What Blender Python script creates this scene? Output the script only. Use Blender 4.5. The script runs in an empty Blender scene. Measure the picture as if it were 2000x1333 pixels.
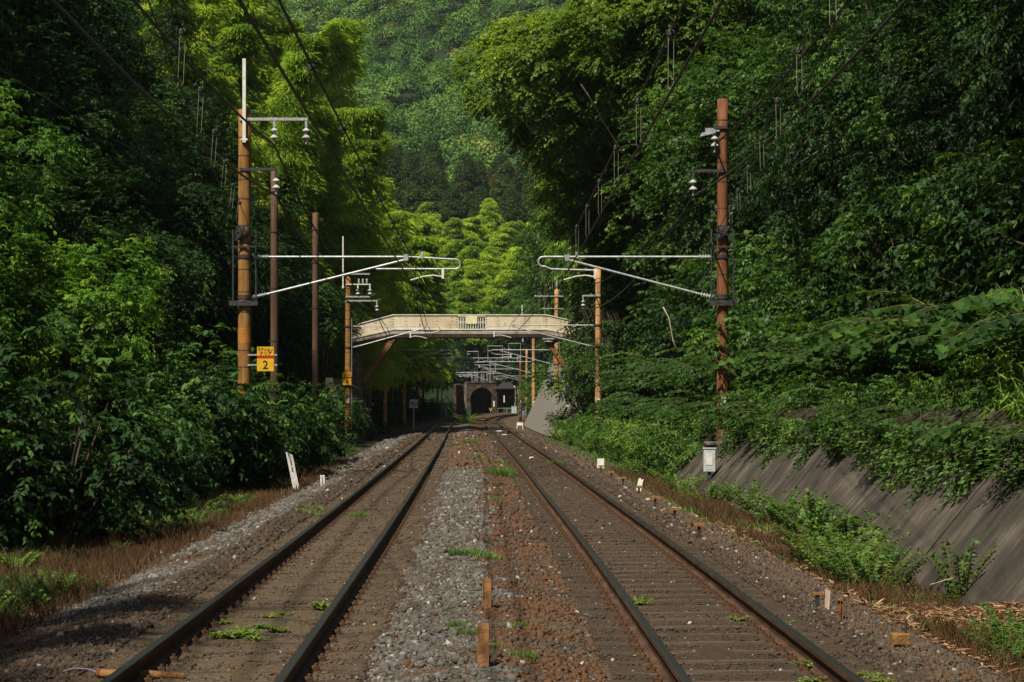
import bpy, math, random
import numpy as np
from mathutils import Vector, Matrix, noise as mnoise
R = math.radians
rng = np.random.default_rng(7)
random.seed(7)
sc = bpy.context.scene
COL = sc.collection

# ---------------------------------------------------------------- camera
CH = 1.83                       # lens height above the rail tops
F = 4000.0                      # focal length in photo pixels (photo is 2000 wide)
cam_d = bpy.data.cameras.new('camera'); cam = bpy.data.objects.new('camera', cam_d); COL.objects.link(cam)
cam.location = (0, 0, CH); cam.rotation_euler = (R(90), 0, 0)
cam_d.sensor_width = 36; cam_d.lens = F / 2000 * 36
cam_d.shift_y = 118.5 / 2000
cam_d.clip_start = 0.5; cam_d.clip_end = 4000
sc.camera = cam

# ---------------------------------------------------------------- daylight
SUN_EL, SUN_AZ = 54.0, 212.0     # compass: 0 = +Y, 90 = +X
world = bpy.data.worlds.new('World'); sc.world = world; world.use_nodes = True
wn = world.node_tree.nodes; wl = world.node_tree.links; wn.clear()
wo = wn.new('ShaderNodeOutputWorld'); bg = wn.new('ShaderNodeBackground'); sky = wn.new('ShaderNodeTexSky')
sky.sky_type = 'NISHITA'; sky.sun_disc = False; sky.sun_elevation = R(SUN_EL); sky.sun_rotation = R(SUN_AZ)
sky.air_density = 1.2; sky.dust_density = 2.0
bg.inputs['Strength'].default_value = 0.05
wl.new(sky.outputs[0], bg.inputs[0]); wl.new(bg.outputs[0], wo.inputs[0])
sun_d = bpy.data.lights.new('sun', 'SUN'); sun = bpy.data.objects.new('sun', sun_d); COL.objects.link(sun)
sun_d.energy = 5.0; sun_d.angle = R(0.9); sun_d.color = (1.0, 0.91, 0.74)
to_sun = Vector((math.cos(R(SUN_EL)) * math.sin(R(SUN_AZ)), math.cos(R(SUN_EL)) * math.cos(R(SUN_AZ)), math.sin(R(SUN_EL))))
sun.rotation_euler = to_sun.to_track_quat('Z', 'Y').to_euler()
sc.view_settings.view_transform = 'Standard'; sc.view_settings.look = 'None'
sc.view_settings.exposure = 0.40; sc.view_settings.gamma = 1.0
sc.cycles.max_bounces = 5; sc.cycles.diffuse_bounces = 3; sc.cycles.glossy_bounces = 2
sc.cycles.transmission_bounces = 4; sc.cycles.transparent_max_bounces = 4

# ---------------------------------------------------------------- materials
def nodes_of(name):
    m = bpy.data.materials.new(name); m.use_nodes = True
    n = m.node_tree.nodes; l = m.node_tree.links
    return m, n, l, n['Principled BSDF'], n['Material Output']

def noise_mat(name, cols, scale=4, rough=0.8, bump=0.0, bscale=None, metal=0.0, detail=6, stretch=None, spec=0.3, lo=0.35, hi=0.65):
    m, n, l, p, o = nodes_of(name)
    tc = n.new('ShaderNodeTexCoord'); src = tc.outputs['Object']
    if stretch:
        mp = n.new('ShaderNodeMapping'); mp.inputs['Scale'].default_value = stretch
        l.new(src, mp.inputs[0]); src = mp.outputs[0]
    nt = n.new('ShaderNodeTexNoise'); nt.inputs['Scale'].default_value = scale; nt.inputs['Detail'].default_value = detail
    nt.inputs['Roughness'].default_value = 0.65
    l.new(src, nt.inputs['Vector'])
    cr = n.new('ShaderNodeValToRGB'); e = cr.color_ramp.elements
    while len(e) < len(cols): e.new(0.5)
    for i, c in enumerate(cols):
        e[i].position = lo + (hi - lo) * i / max(1, len(cols) - 1); e[i].color = (*c, 1)
    l.new(nt.outputs['Fac'], cr.inputs[0]); l.new(cr.outputs[0], p.inputs['Base Color'])
    p.inputs['Roughness'].default_value = rough; p.inputs['Metallic'].default_value = metal
    p.inputs['Specular IOR Level'].default_value = spec
    if bump:
        b = n.new('ShaderNodeBump'); b.inputs['Strength'].default_value = bump; b.inputs['Distance'].default_value = 0.05
        n2 = n.new('ShaderNodeTexNoise'); n2.inputs['Scale'].default_value = bscale or scale * 4; n2.inputs['Detail'].default_value = 8
        l.new(src, n2.inputs['Vector']); l.new(n2.outputs['Fac'], b.inputs['Height']); l.new(b.outputs[0], p.inputs['Normal'])
    return m

def attr_mat(name, ramp, rough=0.6, transl=0.0, tcol=(0.3, 0.5, 0.05), spec=0.3, objvar=0.25, bump=0, patch=None):
    """colour from the per-leaf (or per-stone) 'tone' attribute, shifted a little per object"""
    m, n, l, p, o = nodes_of(name)
    a = n.new('ShaderNodeAttribute'); a.attribute_name = 'tone'
    oi = n.new('ShaderNodeObjectInfo')
    ma = n.new('ShaderNodeMath'); ma.operation = 'MULTIPLY_ADD'
    l.new(oi.outputs['Random'], ma.inputs[0]); ma.inputs[1].default_value = objvar; l.new(a.outputs['Fac'], ma.inputs[2])
    s = n.new('ShaderNodeMath'); s.operation = 'SUBTRACT'; l.new(ma.outputs[0], s.inputs[0]); s.inputs[1].default_value = objvar / 2
    last = s.outputs[0]
    if patch:                                    # broad patches of another tone across the wood (species mix)
        g = n.new('ShaderNodeNewGeometry'); nt = n.new('ShaderNodeTexNoise'); nt.inputs['Scale'].default_value = patch[0]
        l.new(g.outputs['Position'], nt.inputs['Vector'])
        m2 = n.new('ShaderNodeMath'); m2.operation = 'MULTIPLY_ADD'; l.new(nt.outputs['Fac'], m2.inputs[0]); m2.inputs[1].default_value = patch[1]; l.new(last, m2.inputs[2])
        m3 = n.new('ShaderNodeMath'); m3.operation = 'SUBTRACT'; l.new(m2.outputs[0], m3.inputs[0]); m3.inputs[1].default_value = patch[1] * 0.5
        last = m3.outputs[0]
    cr = n.new('ShaderNodeValToRGB'); e = cr.color_ramp.elements
    while len(e) < len(ramp): e.new(0.5)
    for i, (pos, c) in enumerate(ramp): e[i].position = pos; e[i].color = (*c, 1)
    l.new(last, cr.inputs[0]); l.new(cr.outputs[0], p.inputs['Base Color'])
    p.inputs['Roughness'].default_value = rough; p.inputs['Specular IOR Level'].default_value = spec
    if transl:
        t = n.new('ShaderNodeBsdfTranslucent'); mx = n.new('ShaderNodeMixShader'); mx.inputs[0].default_value = transl
        mc = n.new('ShaderNodeMix'); mc.data_type = 'RGBA'; mc.blend_type = 'MULTIPLY'; mc.inputs[0].default_value = 1
        l.new(cr.outputs[0], mc.inputs[6]); mc.inputs[7].default_value = (*tcol, 1)
        l.new(mc.outputs[2], t.inputs[0]); l.new(p.outputs[0], mx.inputs[1]); l.new(t.outputs[0], mx.inputs[2]); l.new(mx.outputs[0], o.inputs[0])
    return m

M = {}
TC = (2.2, 2.0, 0.8)
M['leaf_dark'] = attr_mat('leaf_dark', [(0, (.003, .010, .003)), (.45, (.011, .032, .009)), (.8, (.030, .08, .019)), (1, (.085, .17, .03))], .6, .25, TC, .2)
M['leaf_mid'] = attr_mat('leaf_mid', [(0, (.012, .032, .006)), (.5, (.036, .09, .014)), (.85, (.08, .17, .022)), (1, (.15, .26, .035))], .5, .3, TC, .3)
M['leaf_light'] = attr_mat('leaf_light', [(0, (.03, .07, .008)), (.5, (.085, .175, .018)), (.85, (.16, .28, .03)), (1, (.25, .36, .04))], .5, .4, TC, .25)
M['leaf_bamboo'] = attr_mat('leaf_bamboo', [(0, (.045, .11, .01)), (.5, (.18, .30, .026)), (.85, (.32, .44, .045)), (1, (.44, .48, .07))], .5, .45, TC, .2, objvar=.35)
M['leaf_knot'] = attr_mat('leaf_knotweed', [(0, (.010, .03, .008)), (.5, (.032, .085, .016)), (1, (.11, .21, .035))], .6, .3, TC, .2)
M['leaf_fresh'] = attr_mat('leaf_fresh', [(0, (.010, .032, .006)), (.5, (.040, .115, .016)), (.8, (.10, .22, .025)), (1, (.20, .34, .045))], .55, .35, TC, .2)
M['leaf_camphor'] = attr_mat('leaf_camphor', [(0, (.022, .055, .008)), (.5, (.085, .16, .018)), (.85, (.17, .27, .03)), (1, (.29, .36, .04))], .45, .4, TC, .3)
M['leaf_glow'] = attr_mat('leaf_glow', [(0, (.06, .13, .012)), (.45, (.18, .30, .028)), (.8, (.33, .45, .045)), (1, (.44, .50, .07))], .5, .45, TC, .2, objvar=.35)  # light leaf brightened, sunlit glow put into the far crowns' colour
M['leaf_far'] = attr_mat('leaf_far', [(0, (.022, .055, .014)), (.4, (.075, .165, .036)), (.7, (.15, .26, .048)), (.9, (.24, .34, .065)), (1, (.25, .18, .06))], .7, .15, TC, .1, patch=(.018, .7))
M['leaf_conifer'] = attr_mat('leaf_conifer', [(0, (.014, .036, .012)), (.5, (.045, .095, .022)), (1, (.11, .16, .03))], .6, .1, TC, .15)
M['leaf_rust'] = attr_mat('leaf_rust', [(0, (.06, .03, .01)), (.5, (.15, .10, .025)), (1, (.28, .18, .04))], .7, .2, TC, .1)
M['leaf_weed'] = attr_mat('leaf_weed', [(0, (.018, .05, .01)), (.5, (.055, .14, .022)), (1, (.18, .29, .04))], .55, .3, TC, .25)
M['grass_dry'] = attr_mat('grass_dry', [(0, (.04, .022, .011)), (.5, (.09, .052, .026)), (.9, (.18, .115, .055)), (1, (.24, .18, .08))], .8, .15, (1.5, 1.2, 1), .1)
M['litter'] = attr_mat('litter', [(0, (.12, .06, .03)), (.6, (.34, .21, .12)), (1, (.55, .42, .28))], .8, .1, (1.2, 1.1, 1), .1)
M['bark'] = noise_mat('bark', [(.02, .014, .01), (.06, .045, .03), (.11, .09, .07)], 6, .9, .6, 20, stretch=(1, 1, .25))
M['bark_pale'] = noise_mat('bark_pale', [(.06, .045, .02), (.16, .13, .05)], 6, .8, .3, 20, stretch=(1, 1, .25))
M['culm'] = noise_mat('culm', [(.07, .11, .02), (.22, .22, .07)], 3, .5)
M['steel'] = noise_mat('galvanised_steel', [(.26, .28, .29), (.46, .48, .49)], 12, .5, .1, 40, metal=.35, spec=.5)
M['steel_dark'] = noise_mat('dark_steel', [(.02, .022, .024), (.07, .07, .07)], 10, .6, .1, 40, metal=.3)
M['steel_white'] = noise_mat('white_steel', [(.5, .5, .48), (.75, .74, .70)], 8, .5)
M['wire'] = noise_mat('wire_black', [(.008, .008, .009), (.02, .02, .02)], 5, .5, spec=.4)
M['wire_grey'] = noise_mat('wire_grey', [(.03, .028, .028), (.07, .065, .06)], 5, .6, spec=.4)
M['porcelain'] = noise_mat('porcelain', [(.30, .31, .31), (.48, .48, .47)], 5, .35, spec=.5)
M['white'] = noise_mat('white_paint', [(.45, .44, .41), (.74, .73, .70)], 9, .6, .2, 40)
M['yellow'] = noise_mat('yellow_paint', [(.55, .30, .015), (.72, .42, .02)], 9, .5)
M['red'] = noise_mat('red_paint', [(.30, .02, .01), (.42, .03, .015)], 9, .5)
M['black'] = noise_mat('black_paint', [(.01, .01, .01), (.02, .02, .02)], 9, .5)
M['green_sign'] = noise_mat('pale_green_paint', [(.25, .55, .30), (.35, .65, .40)], 9, .5)
M['blue'] = noise_mat('blue_plastic', [(.05, .2, .5), (.08, .28, .6)], 9, .5)
M['wood_pole'] = noise_mat('brown_timber', [(.05, .026, .015), (.13, .075, .045)], 5, .85, .4, 30, stretch=(1, 1, .1))
M['sleeper'] = noise_mat('weathered_sleeper', [(.032, .023, .016), (.06, .044, .03), (.105, .083, .058)], 7, .9, .6, 40, stretch=(.25, 1.5, 1))
M['rust'] = noise_mat('rusty_steel', [(.07, .025, .01), (.17, .065, .022), (.27, .13, .04)], 14, .8, .3, 60)
M['fastening'] = noise_mat('dull_rust', [(.03, .016, .01), (.075, .038, .02), (.12, .065, .03)], 14, .85, .3, 60)
M['rust_yellow'] = noise_mat('rusty_yellow_steel', [(.13, .055, .02), (.30, .165, .05)], 14, .8, .3, 60)
M['brown_steel'] = noise_mat('brown_painted_steel', [(.10, .045, .018), (.24, .12, .05)], 5, .7, .1, 40)
M['soil'] = noise_mat('soil', [(.010, .009, .005), (.028, .022, .011), (.05, .035, .018)], 1.2, .95, .6, 8)
M['brick_old'] = noise_mat('old_stone', [(.016, .012, .010), (.05, .032, .024), (.10, .07, .055)], 1.6, .9, .4, 12)
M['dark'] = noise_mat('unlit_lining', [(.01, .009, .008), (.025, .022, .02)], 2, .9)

# painted concrete poles: orange-brown, lichen and dark rings, a pale skirt
def pole_mat(name, base, dark, light):
    m, n, l, p, o = nodes_of(name)
    tc = n.new('ShaderNodeTexCoord')
    mp = n.new('ShaderNodeMapping'); mp.inputs['Scale'].default_value = (5, 5, .7); l.new(tc.outputs['Object'], mp.inputs[0])
    nt = n.new('ShaderNodeTexNoise'); nt.inputs['Scale'].default_value = 2.2; nt.inputs['Detail'].default_value = 8; nt.inputs['Roughness'].default_value = .7
    l.new(mp.outputs[0], nt.inputs['Vector'])
    cr = n.new('ShaderNodeValToRGB'); e = cr.color_ramp.elements; e.new(.5)
    e[0].position = .30; e[0].color = (*dark, 1); e[1].position = .5; e[1].color = (*base, 1); e[2].position = .74; e[2].color = (*light, 1)
    l.new(nt.outputs['Fac'], cr.inputs[0]); l.new(cr.outputs[0], p.inputs['Base Color']); p.inputs['Roughness'].default_value = .85
    p.inputs['Specular IOR Level'].default_value = .15
    return m
M['pole_ochre'] = pole_mat('ochre_painted_concrete', (.24, .12, .034), (.10, .048, .018), (.34, .20, .075))
M['pole_red'] = pole_mat('red_brown_painted_concrete', (.17, .065, .03), (.06, .026, .014), (.26, .14, .07))
M['pole_orange'] = pole_mat('pale_orange_painted_concrete', (.46, .24, .11), (.17, .075, .035), (.58, .38, .22))

# streaked retaining-wall concrete
def wall_mat(name, a, b, c):
    m, n, l, p, o = nodes_of(name)
    at = n.new('ShaderNodeAttribute'); at.attribute_name = 'flow'      # (metres along the wall, metres up the slope)
    mp = n.new('ShaderNodeMapping'); mp.inputs['Scale'].default_value = (2.2, .42, 1); l.new(at.outputs['Vector'], mp.inputs[0])
    nt = n.new('ShaderNodeTexNoise'); nt.inputs['Scale'].default_value = 1.6; nt.inputs['Detail'].default_value = 8; nt.inputs['Roughness'].default_value = .7
    l.new(mp.outputs[0], nt.inputs['Vector'])
    n2 = n.new('ShaderNodeTexNoise'); n2.inputs['Scale'].default_value = .9; n2.inputs['Detail'].default_value = 8; l.new(at.outputs['Vector'], n2.inputs['Vector'])
    ad = n.new('ShaderNodeMix'); ad.data_type = 'FLOAT'; ad.inputs[0].default_value = .5; l.new(nt.outputs['Fac'], ad.inputs[2]); l.new(n2.outputs['Fac'], ad.inputs[3])
    cr = n.new('ShaderNodeValToRGB'); e = cr.color_ramp.elements; e.new(.5)
    e[0].position = .38; e[0].color = (*a, 1); e[1].position = .5; e[1].color = (*b, 1); e[2].position = .66; e[2].color = (*c, 1)
    l.new(ad.outputs[0], cr.inputs[0]); l.new(cr.outputs[0], p.inputs['Base Color']); p.inputs['Roughness'].default_value = .9
    bp = n.new('ShaderNodeBump'); bp.inputs['Strength'].default_value = .5; bp.inputs['Distance'].default_value = .03
    n3 = n.new('ShaderNodeTexNoise'); n3.inputs['Scale'].default_value = 14; n3.inputs['Detail'].default_value = 8; l.new(at.outputs['Vector'], n3.inputs['Vector'])
    l.new(n3.outputs['Fac'], bp.inputs['Height']); l.new(bp.outputs[0], p.inputs['Normal'])
    return m
M['wall_dark'] = wall_mat('stained_concrete', (.014, .012, .009), (.045, .036, .026), (.13, .108, .085))
M['wall_pale'] = wall_mat('pale_concrete', (.09, .083, .075), (.19, .18, .165), (.29, .27, .25))

def hill_soil():
    m = M['soil']; n = m.node_tree.nodes; l = m.node_tree.links; p = n['Principled BSDF']; src = p.inputs['Base Color'].links[0].from_socket
    g = n.new('ShaderNodeNewGeometry'); sx = n.new('ShaderNodeSeparateXYZ'); l.new(g.outputs['Position'], sx.inputs[0])
    mr = n.new('ShaderNodeMapRange'); mr.inputs[1].default_value = 335; mr.inputs[2].default_value = 350; l.new(sx.outputs[1], mr.inputs[0])
    mx = n.new('ShaderNodeMix'); mx.data_type = 'RGBA'; l.new(mr.outputs[0], mx.inputs[0]); l.new(src, mx.inputs[6]); mx.inputs[7].default_value = (.010, .024, .008, 1); l.new(mx.outputs[2], p.inputs['Base Color'])
hill_soil()

# ---------------------------------------------------------------- object helpers
def link(o, parent=None):
    COL.objects.link(o)
    if parent: o.parent = parent
    return o
def tag(o, label=None, cat=None, group=None, kind=None):
    if label: o['label'] = label
    if cat: o['category'] = cat
    if group: o['group'] = group
    if kind: o['kind'] = kind
    return o
def empty(name, loc=(0, 0, 0), rz=0, parent=None):
    o = bpy.data.objects.new(name, None); o.location = loc; o.rotation_euler = (0, 0, rz); o.empty_display_size = .2
    return link(o, parent)
def tree_copy(o, parent=None):
    c = o.copy(); COL.objects.link(c)
    if parent: c.parent = parent
    for ch in list(o.children): tree_copy(ch, c)
    return c

class MB:
    def __init__(s): s.v = []; s.f = []
    def add(s, vs, fs):
        b = len(s.v); s.v += [tuple(v) for v in vs]; s.f += [tuple(b + i for i in f) for f in fs]; return s
    def box(s, x0, x1, y0, y1, z0, z1, M4=None):
        vs = [Vector(p) for p in ((x0, y0, z0), (x1, y0, z0), (x1, y1, z0), (x0, y1, z0), (x0, y0, z1), (x1, y0, z1), (x1, y1, z1), (x0, y1, z1))]
        if M4: vs = [M4 @ v for v in vs]
        return s.add(vs, [(0, 3, 2, 1), (4, 5, 6, 7), (0, 1, 5, 4), (1, 2, 6, 5), (2, 3, 7, 6), (3, 0, 4, 7)])
    def beam(s, a, b, w, h, up=(0, 0, 1)):
        a = Vector(a); b = Vector(b); d = (b - a); L = d.length; d.normalize()
        u = Vector(up); sd = d.cross(u)
        if sd.length < 1e-4: u = Vector((1, 0, 0)); sd = d.cross(u)
        sd.normalize(); u = sd.cross(d)
        vs = []
        for p in (a, b):
            for sx, sz in ((-1, -1), (1, -1), (1, 1), (-1, 1)): vs.append(p + sd * (w / 2 * sx) + u * (h / 2 * sz))
        return s.add(vs, [(0, 3, 2, 1), (4, 5, 6, 7), (0, 1, 5, 4), (1, 2, 6, 5), (2, 3, 7, 6), (3, 0, 4, 7)])
    def tube(s, pts, r, n=8, cap=True):
        pts = [Vector(p) for p in pts]; rs = r if hasattr(r, '__len__') else [r] * len(pts)
        t = (pts[1] - pts[0]).normalized(); u = t.orthogonal().normalized(); b0 = len(s.v)
        for i, p in enumerate(pts):
            tt = (pts[min(i + 1, len(pts) - 1)] - pts[max(i - 1, 0)])
            tt = tt.normalized() if tt.length > 1e-9 else t
            q = t.rotation_difference(tt); u = (q @ u); u = (u - tt * u.dot(tt)).normalized(); t = tt; w = t.cross(u)
            for k in range(n):
                a = 2 * math.pi * k / n; s.v.append(tuple(p + (u * math.cos(a) + w * math.sin(a)) * rs[i]))
        for i in range(len(pts) - 1):
            for k in range(n):
                a = b0 + i * n + k; b = b0 + i * n + (k + 1) % n; s.f.append((a, b, b + n, a + n))
        if cap:
            s.f.append(tuple(b0 + k for k in reversed(range(n)))); e = b0 + (len(pts) - 1) * n; s.f.append(tuple(e + k for k in range(n)))
        return s
    def lathe(s, base, prof, n=14, axis=(0, 0, 1)):
        ax = Vector(axis).normalized(); base = Vector(base)
        return s.tube([base + ax * z for r, z in prof], [max(r, .0005) for r, z in prof], n)
    def prism(s, poly, y0, y1):          # polygon in XZ extruded along Y
        n = len(poly); vs = [(x, y0, z) for x, z in poly] + [(x, y1, z) for x, z in poly]
        return s.add(vs, [tuple(range(n)), tuple(reversed(range(n, 2 * n)))] + [(i, i + n, (i + 1) % n + n, (i + 1) % n) for i in range(n)])
    def build(s, name, mat, parent=None, smooth=False, bevel=0):
        me = bpy.data.meshes.new(name); me.from_pydata(s.v, [], s.f); me.update()
        me.materials.append(M[mat] if isinstance(mat, str) else mat)
        if smooth: me.shade_smooth()
        import bmesh
        bm = bmesh.new(); bm.from_mesh(me); bmesh.ops.recalc_face_normals(bm, faces=bm.faces); bm.to_mesh(me); bm.free()
        o = bpy.data.objects.new(name, me); link(o, parent)
        if bevel:
            md = o.modifiers.new('bevel', 'BEVEL'); md.width = bevel; md.segments = 2; md.limit_method = 'ANGLE'
        return o

def np_mesh(name, V, faces_n, idx, mat, tone=None):
    """V (n,3); all faces have faces_n corners; idx flat"""
    me = bpy.data.meshes.new(name); nf = len(idx) // faces_n
    me.vertices.add(len(V)); me.vertices.foreach_set('co', np.ascontiguousarray(V, dtype=np.float32).ravel())
    me.loops.add(len(idx)); me.loops.foreach_set('vertex_index', np.ascontiguousarray(idx, dtype=np.int32))
    me.polygons.add(nf); me.polygons.foreach_set('loop_start', np.arange(0, nf * faces_n, faces_n, dtype=np.int32))
    me.update(calc_edges=True)
    if tone is not None:
        a = me.attributes.new('tone', 'FLOAT', 'POINT'); a.data.foreach_set('value', np.ascontiguousarray(tone, dtype=np.float32))
    me.materials.append(M[mat] if isinstance(mat, str) else mat)
    return me

def text_mesh(body, h, mat, thick=.003):
    """flat lettering standing in the XZ plane, facing -Y, centred on the origin, cap height about h"""
    c = bpy.data.curves.new('lettering', 'FONT'); c.body = body; c.size = h / .7; c.extrude = thick; c.align_x = 'CENTER'; c.offset = h * .012
    o = bpy.data.objects.new('lettering', c); COL.objects.link(o); bpy.context.view_layer.update()
    me = bpy.data.meshes.new_from_object(o.evaluated_get(bpy.context.evaluated_depsgraph_get())); bpy.data.objects.remove(o)
    me.transform(Matrix.Rotation(R(90), 4, 'X')); zs = [v.co.z for v in me.vertices]; xs = [v.co.x for v in me.vertices]
    me.transform(Matrix.Translation((-(min(xs) + max(xs)) / 2, 0, -(min(zs) + max(zs)) / 2)))
    me.materials.clear(); me.materials.append(M[mat]); return me

# ---------------------------------------------------------------- track alignment (metres; y = distance from the lens)
def curve_fn(pts):
    xs = np.array([p[0] for p in pts], float); ys = np.array([p[1] for p in pts], float)
    dl = np.diff(ys) / np.diff(xs); mm = np.empty(len(xs)); mm[0] = dl[0]; mm[-1] = dl[-1]
    h = np.diff(xs); mm[1:-1] = (dl[:-1] * h[1:] + dl[1:] * h[:-1]) / (h[1:] + h[:-1])
    def f(x):
        x = np.asarray(x, float); xc = np.clip(x, xs[0], xs[-1]); i = np.clip(np.searchsorted(xs, xc, side='right') - 1, 0, len(xs) - 2)
        H = h[i]; t = (xc - xs[i]) / H
        v = (2*t**3 - 3*t**2 + 1) * ys[i] + (t**3 - 2*t**2 + t) * H * mm[i] + (-2*t**3 + 3*t**2) * ys[i+1] + (t**3 - t**2) * H * mm[i+1]
        return v + np.where(x < xs[0], (x - xs[0]) * mm[0], 0) + np.where(x > xs[-1], (x - xs[-1]) * mm[-1], 0)
    return f
cl = curve_fn([(0, -1.88), (13.35, -2.09), (26.8, -2.32), (40.5, -2.58), (59, -2.97), (97.6, -3.83), (122, -4.42), (182, -5.75), (225, -6.12), (270, -5.95), (355, -5.25)])
cr = curve_fn([(0, 1.86), (13.35, 1.71), (26.8, 1.51), (40.5, 1.24), (59, .87), (97.6, 0.0), (122, -.52), (165, -1.62), (200, -2.1), (235, -1.95), (270, -.95), (310, 1.3), (355, 5.2)])
def P(px, py, d):               # photo pixel at a known distance -> metres
    return Vector(((px - 1000) * d / F, d, CH + (785 - py) * d / F))
def ground_d(py): return F * CH / (py - 785.0)

def fbm(x, y, s, o=4, seed=0):
    r = 0; a = 1; t = 0
    for k in range(o):
        r += a * mnoise.noise(Vector((x * s + seed * 17.3, y * s - seed * 9.1, k * 5.2))); t += a; a *= .5; s *= 2.1
    return r / t
def hill_z(x, y):
    z = np.interp(y, [352, 400, 520, 570, 900, 1150], [7, 20, 50, 56, 212, 330])
    if y > 430: z += (fbm(x, y, .012, 3, 3) * 26 + abs(fbm(x + y * .55, y, .008, 2, 5)) * 30 - 6) * min(1, (y - 430) / 180)
    z += .12 * max(0, x - 10) * min(1, (y - 352) / 200) if y > 352 else 0
    return z
def bank_z(x, y):
    a = float(cl(y)) - 4.9 - x; b = x - (float(cr(y)) + 4.9); z = -.45
    if a > 0: z = -.45 + min(a, 4) * .38 + max(0, min(a, 45) - 4) * .85 + fbm(x, y, .12, 3, 1) * min(1.6, a * .2)
    if b > 0:
        top = 1.25 if y < 112 else np.interp(y, [112, 122, 200, 216], [1.25, 5, 5, 1.5])
        z = min(top, b * 6) + max(0, min(b, 45) - .6) * .85 + fbm(x, y, .12, 3, 2) * min(1.6, b * .2)
    return z
def terr_z(x, y):
    z = bank_z(x, y)
    if y > 351.5: z = max(z, hill_z(x, y))
    return z

# ground: one sheet, rails to ridge
xs = np.unique(np.concatenate([np.linspace(-420, -60, 25), np.linspace(-60, -14, 32), np.arange(-14, 14.1, .7), np.linspace(14, 60, 32), np.linspace(60, 420, 25)]))
ys = np.unique(np.concatenate([np.linspace(-60, 8, 18), np.arange(8, 60, 1.0), np.arange(60, 350, 3.0), [350.8, 352.2], np.linspace(356, 560, 42), np.linspace(565, 1200, 64)]))
V = np.array([(x, y, terr_z(x, y)) for y in ys for x in xs]); nx = len(xs)
open_mouth = lambda i, j: abs((xs[i] + xs[i + 1]) / 2 + 5.2) < 1.9 and 350 < ys[j + 1] and ys[j] < 356   # the sheet is open where the tunnel goes in
# dig the sheet out under the ballast bed
idx = np.array([(j * nx + i, j * nx + i + 1, (j + 1) * nx + i + 1, (j + 1) * nx + i) for j in range(len(ys) - 1) for i in range(nx - 1) if not open_mouth(i, j)]).ravel()
g = bpy.data.objects.new('ground', np_mesh('ground', V, 4, idx, 'soil')); link(g); g.data.shade_smooth(); tag(g, kind='structure')

# ballast bed
def bed_z(x, y):
    l = x - float(cl(y)); r = x - float(cr(y)); mid = 0
    half = (float(cr(y)) - float(cl(y))) / 2
    if abs(l) < 1.0: return -.161
    if abs(r) < 1.0: return -.165
    if l > 0 and r < 0:
        t = min(abs(l), abs(r)); return -.172 + min(.13, max(0, (t - .95)) * .17)
    e = max(-l, 0) if l < 0 else max(r, 0)
    return -.172 + (.03 if e < 1.4 else .03 - min(.28, (e - 1.4) * .21))
def make_bed():
    rows = np.unique(np.concatenate([np.arange(-10, 12, 1.0), np.arange(12, 34, .09), np.arange(34, 70, .35), np.arange(70, 352, 2.0)])); rel = []
    V = []; nxx = 120; tone = []
    for y in rows:
        a = float(cl(y)) - 3.0; b = float(cr(y)) + 3.0
        for i in range(nxx):
            x = a + (b - a) * i / (nxx - 1); e = min(i, nxx - 1 - i)
            z = bed_z(x, y) + (mnoise.noise(Vector((x * 2.2, y * 2.2, 0))) * .02 + mnoise.noise(Vector((x * 9, y * 9, 3))) * .014 if y < 70 else 0)
            if e == 0: z = -.6
            V.append((x, y, z)); tone.append(0)
    n = len(rows)
    idx = np.array([(j * nxx + i, j * nxx + i + 1, (j + 1) * nxx + i + 1, (j + 1) * nxx + i) for j in range(n - 1) for i in range(nxx - 1)]).ravel()
    V = np.array(V)
    me = np_mesh('ballast_bed', V, 4, idx, 'bed', zone_tone(V[:, 0], V[:, 1])); me.shade_smooth()
    tag(link(bpy.data.objects.new('ballast_bed', me)), kind='structure')

def vnoise(x, y, s, seed=0):          # cheap vectorised value noise
    x = x * s + seed * 13.7; y = y * s + seed * 7.9; xi = np.floor(x).astype(np.int64); yi = np.floor(y).astype(np.int64); fx = x - xi; fy = y - yi
    fx = fx * fx * (3 - 2 * fx); fy = fy * fy * (3 - 2 * fy)
    def h(a, b): 
        n = (a * 374761393 + b * 668265263) & 0xffffffff; n = ((n ^ (n >> 13)) * 1274126177) & 0xffffffff; return (n & 0xffff) / 65535.0
    return (h(xi, yi) * (1 - fx) + h(xi + 1, yi) * fx) * (1 - fy) + (h(xi, yi + 1) * (1 - fx) + h(xi + 1, yi + 1) * fx) * fy
def zone_tone(x, y):
    """0-.3 dark brown, .35-.6 rust, .65-1 grey : what kind of stone lies here"""
    L = cl(y); Rr = cr(y); l = x - L; r = x - Rr; w = vnoise(x, y, 1.3, 1) * .5 + vnoise(x, y, 4, 2) * .25
    mid = (L + Rr) / 2
    t = np.full(np.shape(x), .15) + w * .12
    t = np.where(np.abs(l) < 1.0, .22 + w * .16, t)
    u = x - mid
    between = (l > 1.0) & (r < -1.0)
    grey = (u > -1.05 + w * .5) & (u < .10 + (w - .35) * .9) & between
    rust = (u >= .10 + (w - .35) * .9) & (u < 1.0 + w * .4) & between
    fargone = (y > 52 + w * 16) & (y < 120) & (u > -1.0) & (u < 1.2) & between; grey = grey & ~fargone; rust = rust | fargone
    t = np.where(between, .2, t); t = np.where(rust, np.where(vnoise(x, y, 2.6, 14) > .4, .41 + w * .22, .2 + w * .2), t); t = np.where(grey, np.where(vnoise(x, y, 3.1, 15) > .22, .76 + w * .12, .3), t)
    t = np.where((l < -1.35 - w * .5) & (l > -3.1), .72 + w * .2 - .5 * (vnoise(x, y, .35, 5) < .35), t)
    t = np.where(r > 1.3, .27 + w * .12, t)
    return t
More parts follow.
